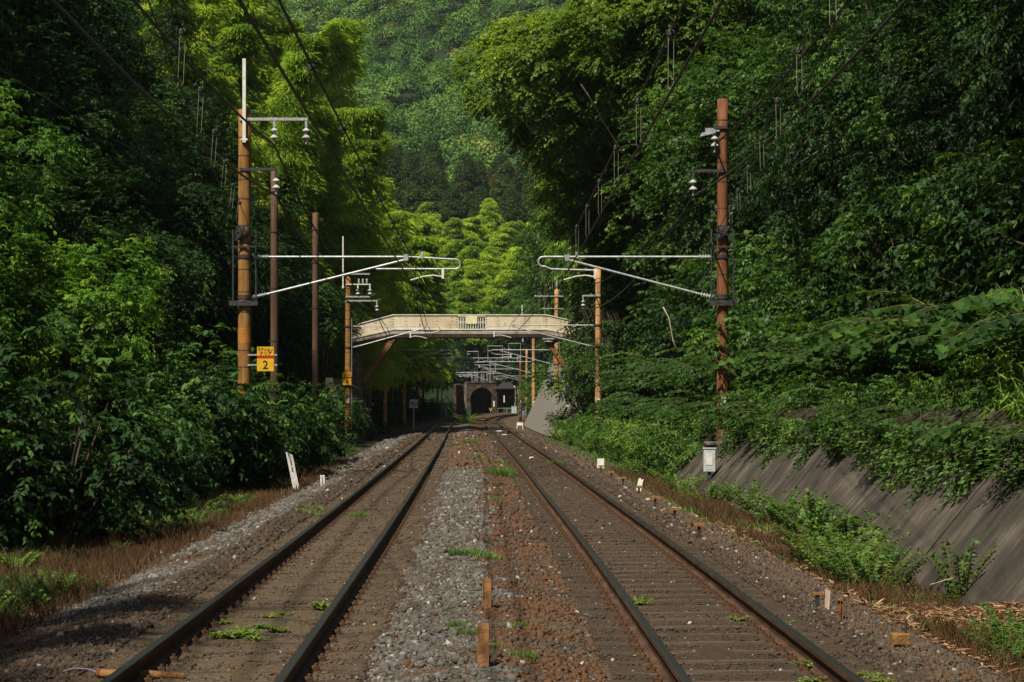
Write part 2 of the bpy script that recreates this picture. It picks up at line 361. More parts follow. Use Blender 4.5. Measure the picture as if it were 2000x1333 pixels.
RAMP = [(0, (.03, .022, .016)), (.2, (.05, .036, .026)), (.32, (.085, .065, .045)), (.42, (.078, .040, .021)), (.56, (.112, .056, .028)), (.68, (.055, .049, .042)), (.85, (.115, .108, .098)), (1, (.36, .35, .33))]
RAMPB = [(0, (.03, .023, .017)), (.2, (.055, .040, .027)), (.32, (.10, .075, .048)), (.42, (.068, .034, .016)), (.56, (.09, .043, .02)), (.68, (.06, .052, .045)), (.85, (.10, .094, .086)), (1, (.16, .15, .14))]
M['stone'] = attr_mat('ballast_stone', RAMP, .85, 0, spec=.25, objvar=0)
M['bed'] = attr_mat('ballast_dirt', RAMPB, .95, 0, spec=.1, objvar=0)
def _add_bump(m, s, st):
    n = m.node_tree.nodes; l = m.node_tree.links; tc = n.new('ShaderNodeTexCoord'); nt = n.new('ShaderNodeTexVoronoi'); nt.inputs['Scale'].default_value = s
    b = n.new('ShaderNodeBump'); b.inputs['Strength'].default_value = st; b.inputs['Distance'].default_value = .03; b.invert = True
    l.new(tc.outputs['Object'], nt.inputs[0]); l.new(nt.outputs[0], b.inputs['Height']); l.new(b.outputs[0], n['Principled BSDF'].inputs['Normal'])
_add_bump(M['bed'], 16, .8)
make_bed()

def make_stones(name, y0, y1, dens, smin, smax, label):
    ph = (1 + 5 ** .5) / 2
    ico = np.array([(-1, ph, 0), (1, ph, 0), (-1, -ph, 0), (1, -ph, 0), (0, -1, ph), (0, 1, ph), (0, -1, -ph), (0, 1, -ph), (ph, 0, -1), (ph, 0, 1), (-ph, 0, -1), (-ph, 0, 1)]) / 1.9
    fc = np.array([(0,11,5),(0,5,1),(0,1,7),(0,7,10),(0,10,11),(1,5,9),(5,11,4),(11,10,2),(10,7,6),(7,1,8),(3,9,4),(3,4,2),(3,2,6),(3,6,8),(3,8,9),(4,9,5),(2,4,11),(6,2,10),(8,6,7),(9,8,1)])
    n = int(9.4 * (y1 - y0) * dens); y = rng.uniform(y0, y1, n); L = cl(y); Rr = cr(y)
    x = rng.uniform(L - 2.95, Rr + 2.95); l = x - L; r = x - Rr
    keep = np.ones(n, bool)
    for q in (l, r):
        keep &= np.abs(np.abs(q) - .565) > .085
        keep &= ~((np.abs(q) < 1.0) & (rng.random(n) < np.where(np.abs(q) < .5, .62, .45)))
    x, y = x[keep], y[keep]; n = len(x); t = zone_tone(x, y)
    inside = (np.abs(x - cl(y)) < 1.0) | (np.abs(x - cr(y)) < 1.0)
    s = rng.uniform(smin, smax, n) * np.where(inside, .62, 1.0) * np.exp(rng.normal(0, .22, n))
    z = np.array([bed_z(a, b) for a, b in zip(x, y)]) + s * rng.uniform(.0, .35, n)
    odd = rng.random(n); t = np.where(odd < .014, .95, np.where(odd < .2, rng.uniform(.1, .85, n), t)) + rng.normal(0, .05, n)
    base = ico[None] * (1 + rng.normal(0, .2, (n, 12, 1))) * (s[:, None, None] * np.stack([rng.uniform(.75, 1.4, n), rng.uniform(.6, 1.1, n), rng.uniform(.4, .85, n)], 1)[:, None, :])
    q = rng.normal(0, 1, (n, 4)); q[:, 0] *= 2.0; q[:, 1:3] *= .55; q /= np.linalg.norm(q, axis=1)[:, None]; w_, a, b, c = q.T
    Rm = np.stack([1-2*(b*b+c*c), 2*(a*b-c*w_), 2*(a*c+b*w_), 2*(a*b+c*w_), 1-2*(a*a+c*c), 2*(b*c-a*w_), 2*(a*c-b*w_), 2*(b*c+a*w_), 1-2*(a*a+b*b)], 1).reshape(n, 3, 3)
    th = rng.uniform(0, 6.28, n); Z = np.zeros((n, 3, 3)); Z[:, 0, 0] = np.cos(th); Z[:, 0, 1] = -np.sin(th); Z[:, 1, 0] = np.sin(th); Z[:, 1, 1] = np.cos(th); Z[:, 2, 2] = 1
    V = np.einsum('nij,nkj->nki', Z @ Rm, base) + np.stack([x, y, z], 1)[:, None]
    idx = (fc[None] + np.arange(n)[:, None, None] * 12).ravel()
    me = np_mesh(name, V.reshape(-1, 3), 3, idx, 'stone', np.repeat(np.clip(t, 0, 1), 12))
    tag(link(bpy.data.objects.new(name, me)), label, 'ballast', kind='stuff')
make_stones('ballast', 12.3, 27, 560, .013, .026, 'loose crushed stone lying between and beside the nearest rails')
make_stones('ballast', 27, 60, 150, .022, .042, 'loose crushed stone along the middle stretch of the two tracks')
make_stones('ballast', 60, 130, 26, .05, .085, 'coarse crushed stone along the far stretch of track towards the bridge')

# ---------------------------------------------------------------- rails and sleepers
GA = .566
def rail(fn, side, y1, label):
    r = empty('rail', (float(fn(11)) + side * GA, 11, 0)); tag(r, label, 'rail', 'steel rails of the two tracks')
    rows = np.concatenate([np.arange(-6, 60, 1.5), np.arange(60, y1, 4.0), [y1]])
    head = [(-.0325, -.004), (-.026, 0), (.026, 0), (.0325, -.004), (.0325, -.036), (.009, -.046), (.009, -.128), (.0635, -.142), (.0635, -.153), (-.0635, -.153), (-.0635, -.142), (-.009, -.128), (-.009, -.046), (-.0325, -.036)]
    def sweep(poly, name, mat):
        m = MB(); n = len(poly)
        for y in rows:
            x = float(fn(y)) + side * GA - r.location.x
            m.v += [(x + px_, y - 11, pz) for px_, pz in poly]
        for j in range(len(rows) - 1):
            for k in range(n): m.f.append((j * n + k, j * n + (k + 1) % n, (j + 1) * n + (k + 1) % n, (j + 1) * n + k))
        m.f.append(tuple(range(n))); m.f.append(tuple((len(rows) - 1) * n + k for k in range(n)))
        return m.build(name, mat, r)
    sweep([(a * .998, b) for a, b in head], 'rail_section', 'rail_side')
    sweep([(-.031, .0005), (.031, .0005), (.031, .003), (.02, .005), (-.02, .005), (-.031, .003)], 'running_surface', 'rail_top')
M['rail_side'] = noise_mat('rail_web', [(.03, .015, .009), (.065, .032, .018), (.10, .058, .032)], 3, .75, .2, 50, stretch=(4, .6, 4))
M['rail_top'] = noise_mat('rail_head', [(.03, .036, .026), (.055, .052, .038)], 2, .42, metal=.6, stretch=(10, .5, 1), spec=.5)
rail(cl, -1, 351, 'leftmost rail, outer rail of the left track beside the pale shoulder stones')
rail(cl, 1, 351, 'inner rail of the left track, left edge of the grey and rusty stone strip')
rail(cr, -1, 347, 'inner rail of the right track, right edge of the rusty stone strip')
rail(cr, 1, 345, 'rightmost rail with a sunlit red-brown web, outer rail of the right track')

def sleeper_proto():
    r = empty('sleeper'); m = MB(); m.box(-1.02, 1.02, -.1, .1, -.30, -.158); m.build('timber', 'sleeper', r, bevel=.012)
    f = MB()
    for sx in (-1, 1):
        q = MB(); q.box(sx * GA - .15, sx * GA + .15, -.085, .085, -.1575, -.1515)
        for s2 in (-1, 1):
            q.box(sx * GA + s2 * .105 - .03, sx * GA + s2 * .105 + .03, -.055, -.005, -.1513, -.118); q.lathe((sx * GA + s2 * .11, -.03, -.118), [(.016, 0), (.016, .02)], 6)
            q.box(sx * GA + s2 * .075 - .02, sx * GA + s2 * .075 + .02, .01, .06, -.1513, -.128)
        q.build('rail_fastening', 'fastening', r)
    return r
proto = sleeper_proto(); first = True
far = MB()
for fn, nm, n1, yend in ((cl, 'left', 148, 350), (cr, 'right', 148, 340)):
    for k in range(int((yend - 12.7) / .6)):
        y = 12.7 + k * .6; x = float(fn(y)); a = math.atan2(-(float(fn(y + .5)) - float(fn(y - .5))), 1.0)
        if k < n1:
            if first: o = proto; first = False
            elif k < 70: o = tree_copy(proto)
            else:
                o = bpy.data.objects.new('sleeper', proto.children[0].data); link(o)
            o.location = (x, y, 0); o.rotation_euler = (0, random.uniform(-.004, .004), a + random.uniform(-.02, .02))
            tag(o, 'dark weathered timber sleeper half buried in dirt under the %s track' % nm, 'sleeper', 'sleepers under the %s track' % nm)
        else:
            far.box(x - 1.02, x + 1.02, y - .1, y + .1, -.3, -.158)
tag(far.build('sleeper_run', 'sleeper'), 'far sleepers of both tracks running on to the tunnel', 'sleepers', kind='stuff')

# ---------------------------------------------------------------- foliage builders
def unit(v): return v / np.maximum(np.linalg.norm(v, axis=-1, keepdims=True), 1e-9)
def leaf_geo(p, d, nrm, L, W, tone, fold=.25, rich=False):
    """leaf blades: p base (n,3), d axis, nrm face normal, L length, W width"""
    n = len(p); d = unit(d); s = unit(np.cross(d, nrm)); u = np.cross(s, d)
    L = np.broadcast_to(L, n)[:, None]; W = np.broadcast_to(W, n)[:, None]
    if rich:
        V = np.stack([p, p + d*L*.3 + s*W*.5 + u*W*fold, p + d*L*.68 + s*W*.36 + u*(W*fold*.6 - L*.04), p + d*L - u*L*.12,
                      p + d*L*.68 - s*W*.36 + u*(W*fold*.6 - L*.04), p + d*L*.3 - s*W*.5 + u*W*fold], 1)
        q = np.array([0, 1, 2, 3, 0, 3, 4, 5]); k = 6
    else:
        V = np.stack([p, p + d*L*.45 + s*W*.5 + u*W*fold, p + d*L - u*L*.08, p + d*L*.45 - s*W*.5 + u*W*fold], 1)
        q = np.array([0, 1, 2, 3]); k = 4
    idx = (q[None] + np.arange(n)[:, None] * k).ravel()
    return V.reshape(-1, 3), idx, np.repeat(tone, k)
def join(parts):
    Vs, Is, Ts = [], [], []; b = 0
    for v, i, t in parts: Vs.append(v); Is.append(i + b); Ts.append(t); b += len(v)
    return np.concatenate(Vs), np.concatenate(Is), np.concatenate(Ts)

def clumps(seed, rx, ry, rz, cz, n, lumps=5):
    """centres of the leaf clumps of one crown: an uneven, gappy shell with some filling"""
    g = np.random.default_rng(seed); u = unit(g.normal(0, 1, (n, 3))); u[:, 2] = np.abs(u[:, 2]) * np.where(g.random(n) < .36, -1, 1)
    lu = unit(g.normal(0, 1, (lumps, 3))); w = np.maximum(0, u @ lu.T).max(1) ** 2
    r = (.46 + .62 * w) * np.where(g.random(n) < .3, g.uniform(.3, .8, n), g.uniform(.85, 1.05, n))
    return u * r[:, None] * np.array([rx, ry, rz]) + np.array([0, 0, cz]), u
def crown_leaves(seed, C, U, rc, per, L, W, rich=False, droop=.35, tone_c=.5, tone_s=.18, jit=.7):
    g = np.random.default_rng(seed + 1); n = len(C) * per; ci = np.repeat(np.arange(len(C)), per)
    cr_ = rc * g.uniform(.6, 1.3, len(C)); a = g.uniform(0, 6.283, n); r = np.sqrt(g.random(n)); h = g.random(n)
    rad = np.stack([np.cos(a), np.sin(a), np.zeros(n)], 1)
    rr = (cr_[ci] * r)[:, None]
    z = (.42 * (1 - r ** 2) - droop * r ** 2) * cr_[ci] - h ** 2 * cr_[ci] * .45 + g.normal(0, .05, n) * cr_[ci]
    p = C[ci] + rad * rr; p[:, 2] += z
    tilt = U[ci] * np.array([.3, .3, .1])
    d = unit(rad * .9 + tilt + g.normal(0, .45, (n, 3)) * jit + np.array([0, 0, -.35]))
    nr = unit(np.array([0, 0, 1.0]) + rad * .35 * r[:, None] + g.normal(0, .35, (n, 3)) * jit)
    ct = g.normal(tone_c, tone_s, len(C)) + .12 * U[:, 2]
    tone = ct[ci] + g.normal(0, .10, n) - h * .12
    return leaf_geo(p, d, nr, L * g.uniform(.7, 1.3, n), W * g.uniform(.75, 1.25, n), tone, rich=rich)
def mesh_of(mb, name, mat, smooth=True):
    me = bpy.data.meshes.new(name); me.from_pydata(mb.v, [], mb.f); me.update(); me.materials.append(M[mat])
    if smooth: me.shade_smooth()
    return me
def trunk_mesh(seed, h, r, C, nb, mat='bark', lean=0.0):
    g = random.Random(seed); m = MB(); k = 6; top = []
    x = y = 0
    for i in range(k + 1):
        top.append(Vector((x, y, h * i / k - (.6 if i == 0 else 0)))); x += g.uniform(-.05, .05) * h / 3 + lean * h / k; y += g.uniform(-.05, .05) * h / 3
    m.tube(top, [r * (1.25 if i == 0 else 1 - .75 * i / k) for i in range(k + 1)], 7)
    pick = g.sample(range(len(C)), min(nb, len(C)))
    for c in pick:
        e = Vector(C[c]); i = g.uniform(.35, .95); b = top[min(k, int(i * k))]; mid = (b + e) / 2 + Vector((g.uniform(-.2, .2), g.uniform(-.2, .2), g.uniform(.0, .35))) * (e - b).length * .35
        m.tube([b, mid, e], [r * .42, r * .24, r * .06], 5)
    return mesh_of(m, 'trunk', mat)

PR = {}
def proto(key, parts): PR[key] = parts
def inst(key, name, loc, label, cat, group=None, scale=1.0, rz=None, tilt=(0, 0)):
    rz = random.uniform(0, 6.283) if rz is None else rz; sc3 = scale if hasattr(scale, '__len__') else (scale,) * 3
    parts = PR[key]
    if len(parts) == 1:
        o = bpy.data.objects.new(name, parts[0][1]); link(o)
    else:
        o = empty(name)
        for nm, me in parts: link(bpy.data.objects.new(nm, me), o)
    o.location = loc; o.rotation_euler = (tilt[0], tilt[1], rz); o.scale = sc3
    return tag(o, label, cat, group)

def twig_leaves(seed, C, U, rc, tw, lf, L, W, rich, tone_c, tone_s):
    """leaves set in two rows along drooping twigs that radiate from every clump"""
    g = np.random.default_rng(seed + 3); nc = len(C); T = nc * tw; ci = np.repeat(np.arange(nc), tw); a = g.uniform(0, 6.283, T)
    d0 = unit(np.stack([np.cos(a), np.sin(a), g.uniform(-.1, .75, T)], 1) + U[ci] * .75); ln = rc * g.uniform(.6, 1.7, T)
    o = C[ci] + g.normal(0, rc * .3, (T, 3)); ti = np.repeat(np.arange(T), lf); N = T * lf; s = g.uniform(.12, 1, N); sg = np.where(g.random(N) < .5, -1, 1)
    p = o[ti] + d0[ti] * (ln[ti] * s)[:, None]; p[:, 2] -= ln[ti] * s ** 2 * .5
    tan = unit(d0[ti] - np.array([0, 0, 1.0]) * s[:, None]); sd = unit(np.cross(tan, np.array([0, 0, 1.0]))) * sg[:, None]
    d = unit(sd * .8 + tan * .65 + g.normal(0, .28, (N, 3)) + np.array([0, 0, -.4])); nr = unit(np.array([0, 0, 1.0]) + tan * .4 + g.normal(0, .3, (N, 3)))
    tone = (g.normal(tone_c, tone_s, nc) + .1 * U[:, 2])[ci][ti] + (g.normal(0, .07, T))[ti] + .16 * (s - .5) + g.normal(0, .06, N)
    return leaf_geo(p, d, nr, L * g.uniform(.7, 1.3, N), W * g.uniform(.75, 1.25, N), tone, rich=rich)
def broad(key, seed, h, rx, rz, n, per, L, W, mat, rich=False, rc=.95, tr=.16, tone=.5, ts=.18, nb=16):
    C, U = clumps(seed, rx, rx, rz, h, n)
    v, i, t = crown_leaves(seed, C, U, rc, per, L, W, rich, tone_c=tone, tone_s=ts) if L > .3 else twig_leaves(seed, C, U, rc * .85, max(5, per // 16), 17, L, W, rich, tone, ts)
    proto(key, [('crown', np_mesh('crown', v, 4, i, mat, t)), ('trunk', trunk_mesh(seed, h + rz * .3, tr, C, nb))])
def bush(key, seed, rx, rz, n, per, L, W, mat, rich=False, rc=.4, tone=.5, ts=.18, stems=10):
    C, U = clumps(seed, rx, rx, rz, rz * .75, n); C[:, 2] = np.maximum(C[:, 2], .08)
    v, i, t = twig_leaves(seed, C, U, rc * .9, max(5, per // 13), 13, L, W, rich, tone, ts)
    m = MB(); g = random.Random(seed)
    for c in g.sample(range(n), min(stems, n)):
        e = Vector(C[c]); b = Vector((e.x * .12, e.y * .12, -.2)); m.tube([b, (b + e) / 2 + Vector((0, 0, .12 * rz)), e], [.028, .018, .005], 5)
    proto(key, [('foliage', np_mesh('foliage', v, 4, i, mat, t)), ('stems', mesh_of(m, 'stems', 'bark'))])
# near, mid and distant trees
for k in range(3):
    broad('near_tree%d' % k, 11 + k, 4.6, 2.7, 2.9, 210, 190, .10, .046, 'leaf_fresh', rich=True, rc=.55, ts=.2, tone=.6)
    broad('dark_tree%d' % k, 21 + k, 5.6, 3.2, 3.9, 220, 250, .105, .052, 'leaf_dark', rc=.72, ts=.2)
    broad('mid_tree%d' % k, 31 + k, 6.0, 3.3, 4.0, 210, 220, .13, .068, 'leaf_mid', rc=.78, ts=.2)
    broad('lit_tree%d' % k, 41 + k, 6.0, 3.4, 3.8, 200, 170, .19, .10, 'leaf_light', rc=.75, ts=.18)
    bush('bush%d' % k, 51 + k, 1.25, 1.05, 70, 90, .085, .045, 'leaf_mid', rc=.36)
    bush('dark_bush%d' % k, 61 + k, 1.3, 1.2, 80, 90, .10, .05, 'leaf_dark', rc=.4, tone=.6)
broad('camphor', 71, 7.5, 5.2, 4.4, 560, 330, .15, .09, 'leaf_camphor', rc=.78, tr=.38, tone=.56, ts=.15, nb=30)
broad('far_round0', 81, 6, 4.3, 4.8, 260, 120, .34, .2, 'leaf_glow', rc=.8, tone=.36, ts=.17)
broad('far_round1', 82, 6, 4.3, 4.8, 260, 120, .34, .2, 'leaf_mid', rc=.8, tone=.6, ts=.17)
# conifer: tiers of drooping sprays
def conifer(key, seed, h, r, mat='leaf_conifer'):
    g = np.random.default_rng(seed); n = 150; t = g.random(n) ** .8; a = g.uniform(0, 6.283, n); rr = r * (1 - t) ** .75 * g.uniform(.65, 1.1, n) + .2
    C = np.stack([rr * np.cos(a), rr * np.sin(a), h * (.14 + .86 * t)], 1); U = unit(np.stack([np.cos(a), np.sin(a), np.full(n, .4)], 1))
    v, i, tt = crown_leaves(seed, C, U, .95, 110, .42, .20, droop=.6, tone_c=.5)
    m = MB(); m.tube([(0, 0, -1), (0, 0, h * .95)], [.28, .04], 6); proto(key, [('crown', np_mesh('crown', v, 4, i, mat, tt)), ('trunk', mesh_of(m, 'trunk', 'bark'))])
conifer('conifer0', 91, 15, 3.4); conifer('conifer1', 92, 13, 3.8)
# bamboo: a culm that bows over, whorls of thin hanging leaves
def bamboo(key, seed, h, L, W, per, spread=1.15):
    g = np.random.default_rng(seed); lean = g.uniform(-.08, .08, 2); pts = []
    for i in range(13):
        t = i / 12; b = t ** 3.2; pts.append(Vector((lean[0] * h * t + lean[0] * h * 1.3 * b, lean[1] * h * t + lean[1] * h * 1.3 * b, h * t - h * .10 * b - (1 if i == 0 else 0))))
    n = 170; t = g.uniform(.2, 1.0, n) ** .85; t[:8] = g.uniform(.93, 1, 8); C = []; U = []
    for k in range(n):
        f = t[k] * 12; i = min(11, int(f)); p = pts[i].lerp(pts[i + 1], f - i); a = g.uniform(0, 6.283)
        rr = spread * (1.04 - t[k]) ** .8 * g.uniform(.2, 1.35); C.append((p.x + rr * math.cos(a), p.y + rr * math.sin(a), p.z + rr * .25)); U.append((math.cos(a), math.sin(a), .2))
    C = np.array(C); U = np.array(U)
    ci = np.repeat(np.arange(n), per); N = n * per; a = g.uniform(0, 6.283, N); r = np.sqrt(g.random(N)) * (.95 * np.sqrt(1.1 - t))[ci]
    rad = np.stack([np.cos(a), np.sin(a), np.zeros(N)], 1); p = C[ci] + rad * r[:, None] + U[ci] * .2; p[:, 2] += .2 - r ** 2 * .9 - g.random(N) * .35
    d = unit(rad * .7 + U[ci] * .4 + g.normal(0, .3, (N, 3)) + np.array([0, 0, -.75])); nr = unit(g.normal(0, .5, (N, 3)) + rad * .5 + np.array([0, 0, .6]))
    tone = np.repeat(g.normal(.5, .15, n), per) + g.normal(0, .1, N)
    v, i, tt = leaf_geo(p, d, nr, L * g.uniform(.7, 1.3, N), W * g.uniform(.8, 1.2, N), tone)
    m = MB(); m.tube(pts, [.07 * (1 - .8 * k / 12) for k in range(13)], 6)
    proto(key, [('foliage', np_mesh('foliage', v, 4, i, 'leaf_bamboo', tt)), ('culm', mesh_of(m, 'culm', 'culm'))])
for k in range(4): bamboo('bamboo%d' % k, 101 + k, 15, .24, .042, 150, 1.55)
for k in range(2): bamboo('far_bamboo%d' % k, 111 + k, 14, .55, .13, 75, 2.0)
# arching branches carrying two rows of broad leaves (knotweed and vine shoots)
def sprays(key, seed, n, length, L, W, mat, rise=.8, rad=.5, stem='bark_pale', tone=.55, droop=1.0, name='foliage'):
    g = random.Random(seed); gn = np.random.default_rng(seed); parts = []; m = MB()
    for k in range(n):
        a = g.uniform(0, 6.283); bl = length * g.uniform(.55, 1.15); up = rise * g.uniform(.6, 1.2); p = Vector((math.cos(a) * rad * g.random(), math.sin(a) * rad * g.random(), -.1 if length > .3 else .0)); pts = [p.copy()]
        dr = Vector((math.cos(a) * .45, math.sin(a) * .45, up)).normalized(); st = 10
        for s in range(st):
            p = p + dr * bl / st; pts.append(p.copy()); dr = (dr + Vector((math.cos(a) * .13, math.sin(a) * .13, -.16)) * droop + Vector((g.uniform(-.05, .05), g.uniform(-.05, .05), 0))).normalized()
        m.tube(pts, [.011 * (1 - .75 * i / st) for i in range(st + 1)], 4)
        P_ = []; D = []; side = 1; cnt = int(bl / (L * .42))
        for j in range(cnt):
            f = st * (.15 + .85 * j / cnt); i = min(st - 1, int(f)); q = pts[i].lerp(pts[i + 1], f - i); t = (pts[i + 1] - pts[i]).normalized(); sd = t.cross(Vector((0, 0, 1))).normalized() * side; side = -side
            P_.append(q); D.append(sd * .9 + t * .45 + Vector((0, 0, -.22 + g.uniform(-.2, .2))))
        P_ = np.array([tuple(q) for q in P_]); D = np.array([tuple(q) for q in D]); N = len(P_)
        nr = unit(np.array([0, 0, 1.0]) + gn.normal(0, .38, (N, 3)) + gn.normal(0, .3, 3))
        parts.append(leaf_geo(P_, D, nr, L * gn.uniform(.65, 1.2, N), W * gn.uniform(.8, 1.15, N), gn.normal(tone, .13, N) + gn.normal(0, .08), rich=True, fold=.12))
    v, i, t = join(parts)
    proto(key, [(name, np_mesh(name, v, 4, i, mat, t)), ('stems', mesh_of(m, 'stems', stem))])
for k in range(3):
    sprays('knotweed%d' % k, 121 + k, 40, 1.55, .13, .10, 'leaf_knot', rise=1.05, tone=.34)
    sprays('weed%d' % k, 131 + k, 16, .65, .065, .05, 'leaf_weed', rise=1.6, rad=.16, tone=.6, droop=.4)
    sprays('verge_shrub%d' % k, 141 + k, 42, 1.0, .085, .06, 'leaf_weed', rise=1.7, rad=.4, tone=.52, droop=.4)
    sprays('small_weed%d' % k, 151 + k, 34, .15, .034, .026, 'leaf_weed', rise=1.0, rad=.09, tone=.85, droop=.5)
def blades(key, seed, n, h, w, rad, mat, lean=.6, tone=.5, name='foliage', stem=False):
    g = np.random.default_rng(seed); a = g.uniform(0, 6.283, n); r = rad * np.sqrt(g.random(n)); p = np.stack([r * np.cos(a), r * np.sin(a), np.full(n, -.03)], 1)
    a2 = a + g.normal(0, 1.0, n); rad2 = np.stack([np.cos(a2), np.sin(a2), np.zeros(n)], 1); hh = h * g.uniform(.45, 1.15, n)
    d = unit(rad2 * lean * g.random((n, 1)) + np.array([0, 0, 1])); s = unit(np.cross(d, np.array([0, 0, 1.0]) + rad2)); ww = (w * g.uniform(.7, 1.3, n))[:, None]
    m1 = p + d * hh[:, None] * .6; tip = m1 + unit(d + rad2 * lean * 1.2 + np.array([0, 0, -.5 * lean])) * hh[:, None] * .5
    V = np.stack([p - s * ww * .5, p + s * ww * .5, m1 + s * ww * .45, m1 - s * ww * .45, tip, tip + s * ww * .05], 1)
    q = np.array([0, 1, 2, 3, 3, 2, 5, 4]); idx = (q[None] + np.arange(n)[:, None] * 6).ravel()
    proto(key, [(name, np_mesh(name, V.reshape(-1, 3), 4, idx, mat, np.repeat(g.normal(tone, .18, n), 6)))])
blades('grass0', 161, 260, .26, .010, .30, 'leaf_weed', tone=.6); blades('grass1', 162, 170, .17, .009, .22, 'leaf_weed', tone=.75)
# dwarf bamboo: long blades hanging from short canes
def sasa(key, seed, n, h, rad):
    g = np.random.default_rng(seed); P0 = []; D = []
    m = MB()
    for k in range(n):
        a = g.uniform(0, 6.283); r = rad * g.random() ** .5; b = Vector((r * math.cos(a), r * math.sin(a), -.1)); o = Vector((math.cos(a), math.sin(a), 0)) * g.uniform(.1, .6) * h; t = b + o + Vector((0, 0, h * g.uniform(.5, 1.1)))
        mid = (b + t) / 2 + Vector((0, 0, .15 * h)) - o * .15; m.tube([b, mid, t], [.007, .006, .003], 4)
        for j in range(16):
            f = g.uniform(.3, 1); q = b.lerp(mid, f * 2) if f < .5 else mid.lerp(t, f * 2 - 1); aa = g.uniform(0, 6.283); P0.append(q); D.append(Vector((math.cos(aa), math.sin(aa), g.uniform(-1.0, .1))))
    P0 = np.array([tuple(q) for q in P0]); D = np.array([tuple(q) for q in D]); N = len(P0)
    v, i, t = leaf_geo(P0, D, unit(np.array([0, 0, 1.0]) + g.normal(0, .4, (N, 3))), .24 * g.uniform(.6, 1.2, N), .03 * g.uniform(.8, 1.2, N), g.normal(.62, .16, N), rich=True, fold=.1)
    proto(key, [('foliage', np_mesh('foliage', v, 4, i, 'leaf_weed', t)), ('stems', mesh_of(m, 'stems', 'culm'))])
for k in range(2): sasa('sasa%d' % k, 171 + k, 70, 1.0, .7)
# a hanging curtain of creeper
def vine(key, seed, w, h, mat, L=.09):
    g = np.random.default_rng(seed); n = 46; P0 = []; D = []; m = MB()
    for k in range(n):
        x = g.uniform(-w / 2, w / 2); ll = h * g.uniform(.35, 1) * (1 - .5 * abs(x) / w); y = g.uniform(-.3, .1); pts = [Vector((x, y + .3, .3)), Vector((x, y, 0))]
        for s in range(6): pts.append(Vector((x + g.normal(0, .05), y - .04 * s + g.normal(0, .05), -ll * (s + 1) / 6)))
        m.tube(pts, .006, 4)
        for j in range(int(ll / .035)):
            f = g.random(); q = pts[1].lerp(pts[-1], f); a = g.uniform(0, 6.283); P0.append(q + Vector((g.normal(0, .07), g.normal(0, .07), 0))); D.append(Vector((math.cos(a), math.sin(a) - .5, g.uniform(-1.1, .1))))
    P0 = np.array([tuple(q) for q in P0]); D = np.array([tuple(q) for q in D]); N = len(P0)
    v, i, t = leaf_geo(P0, D, unit(np.array([0, -.6, .8]) + g.normal(0, .35, (N, 3))), L * g.uniform(.6, 1.3, N), L * .75 * g.uniform(.8, 1.2, N), g.normal(.5, .18, N), rich=True)
    proto(key, [('foliage', np_mesh('foliage', v, 4, i, mat, t)), ('stems', mesh_of(m, 'stems', 'bark'))])
vine('vine0', 181, 2.4, 2.4, 'leaf_mid'); vine('vine1', 182, 1.5, 1.3, 'leaf_weed')

def on_ground(x, y, dz=0.0): return (x, y, terr_z(x, y) + dz)
def rk(base, n): return base + str(random.randrange(n))
DARKL = 'dark leafy evergreen tree in the shaded wall of forest on the left bank'
DARKR = 'dark leafy evergreen tree in the shaded wall of forest on the right bank'
# ---- left bank forest
y = 17.0
while y < 345:
    step = 3.0 + y * .038; sc_ = 1 + min(.9, y / 230)
    xl = float(cl(y)) - 6.2 - (2.0 if 72 < y < 103 or 118 < y < 150 else 0); o = 0.0; row = 0
    while True:
        x = xl - o + random.uniform(-.6, .6)
        if x < -.2625 * y - (7 if y < 60 else 2) or o > 19: break
        yy = y + random.uniform(-.5, .5) * step
        if row == 0:
            inst(rk('dark_bush', 3), 'bush', on_ground(x + .6, yy, -.1), 'low dark bush at the foot of the left forest beside the dry grass', 'bush', 'bushes along the foot of the left forest', random.uniform(.9, 1.5) * (sc_ if y < 70 else 1.0))
        big = .62 if row == 1 else (.8 if row == 2 else 1.05)
        if row >= 1:
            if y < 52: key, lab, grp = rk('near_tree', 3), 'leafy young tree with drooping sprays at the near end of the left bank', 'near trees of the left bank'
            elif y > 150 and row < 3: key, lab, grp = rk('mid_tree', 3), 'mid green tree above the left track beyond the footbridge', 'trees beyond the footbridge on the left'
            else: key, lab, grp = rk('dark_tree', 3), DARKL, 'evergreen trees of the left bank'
            s = big * sc_ * random.uniform(.85, 1.2)
            inst(key, 'tree', on_ground(x, yy, -.3), lab, 'tree', grp, (s, s, s * random.uniform(.9, 1.15)), tilt=(0, random.uniform(0, .12)))
        o += (1.5 if row == 0 else 2.9 + o * .08) * (1 + y * .003); row += 1
    y += step
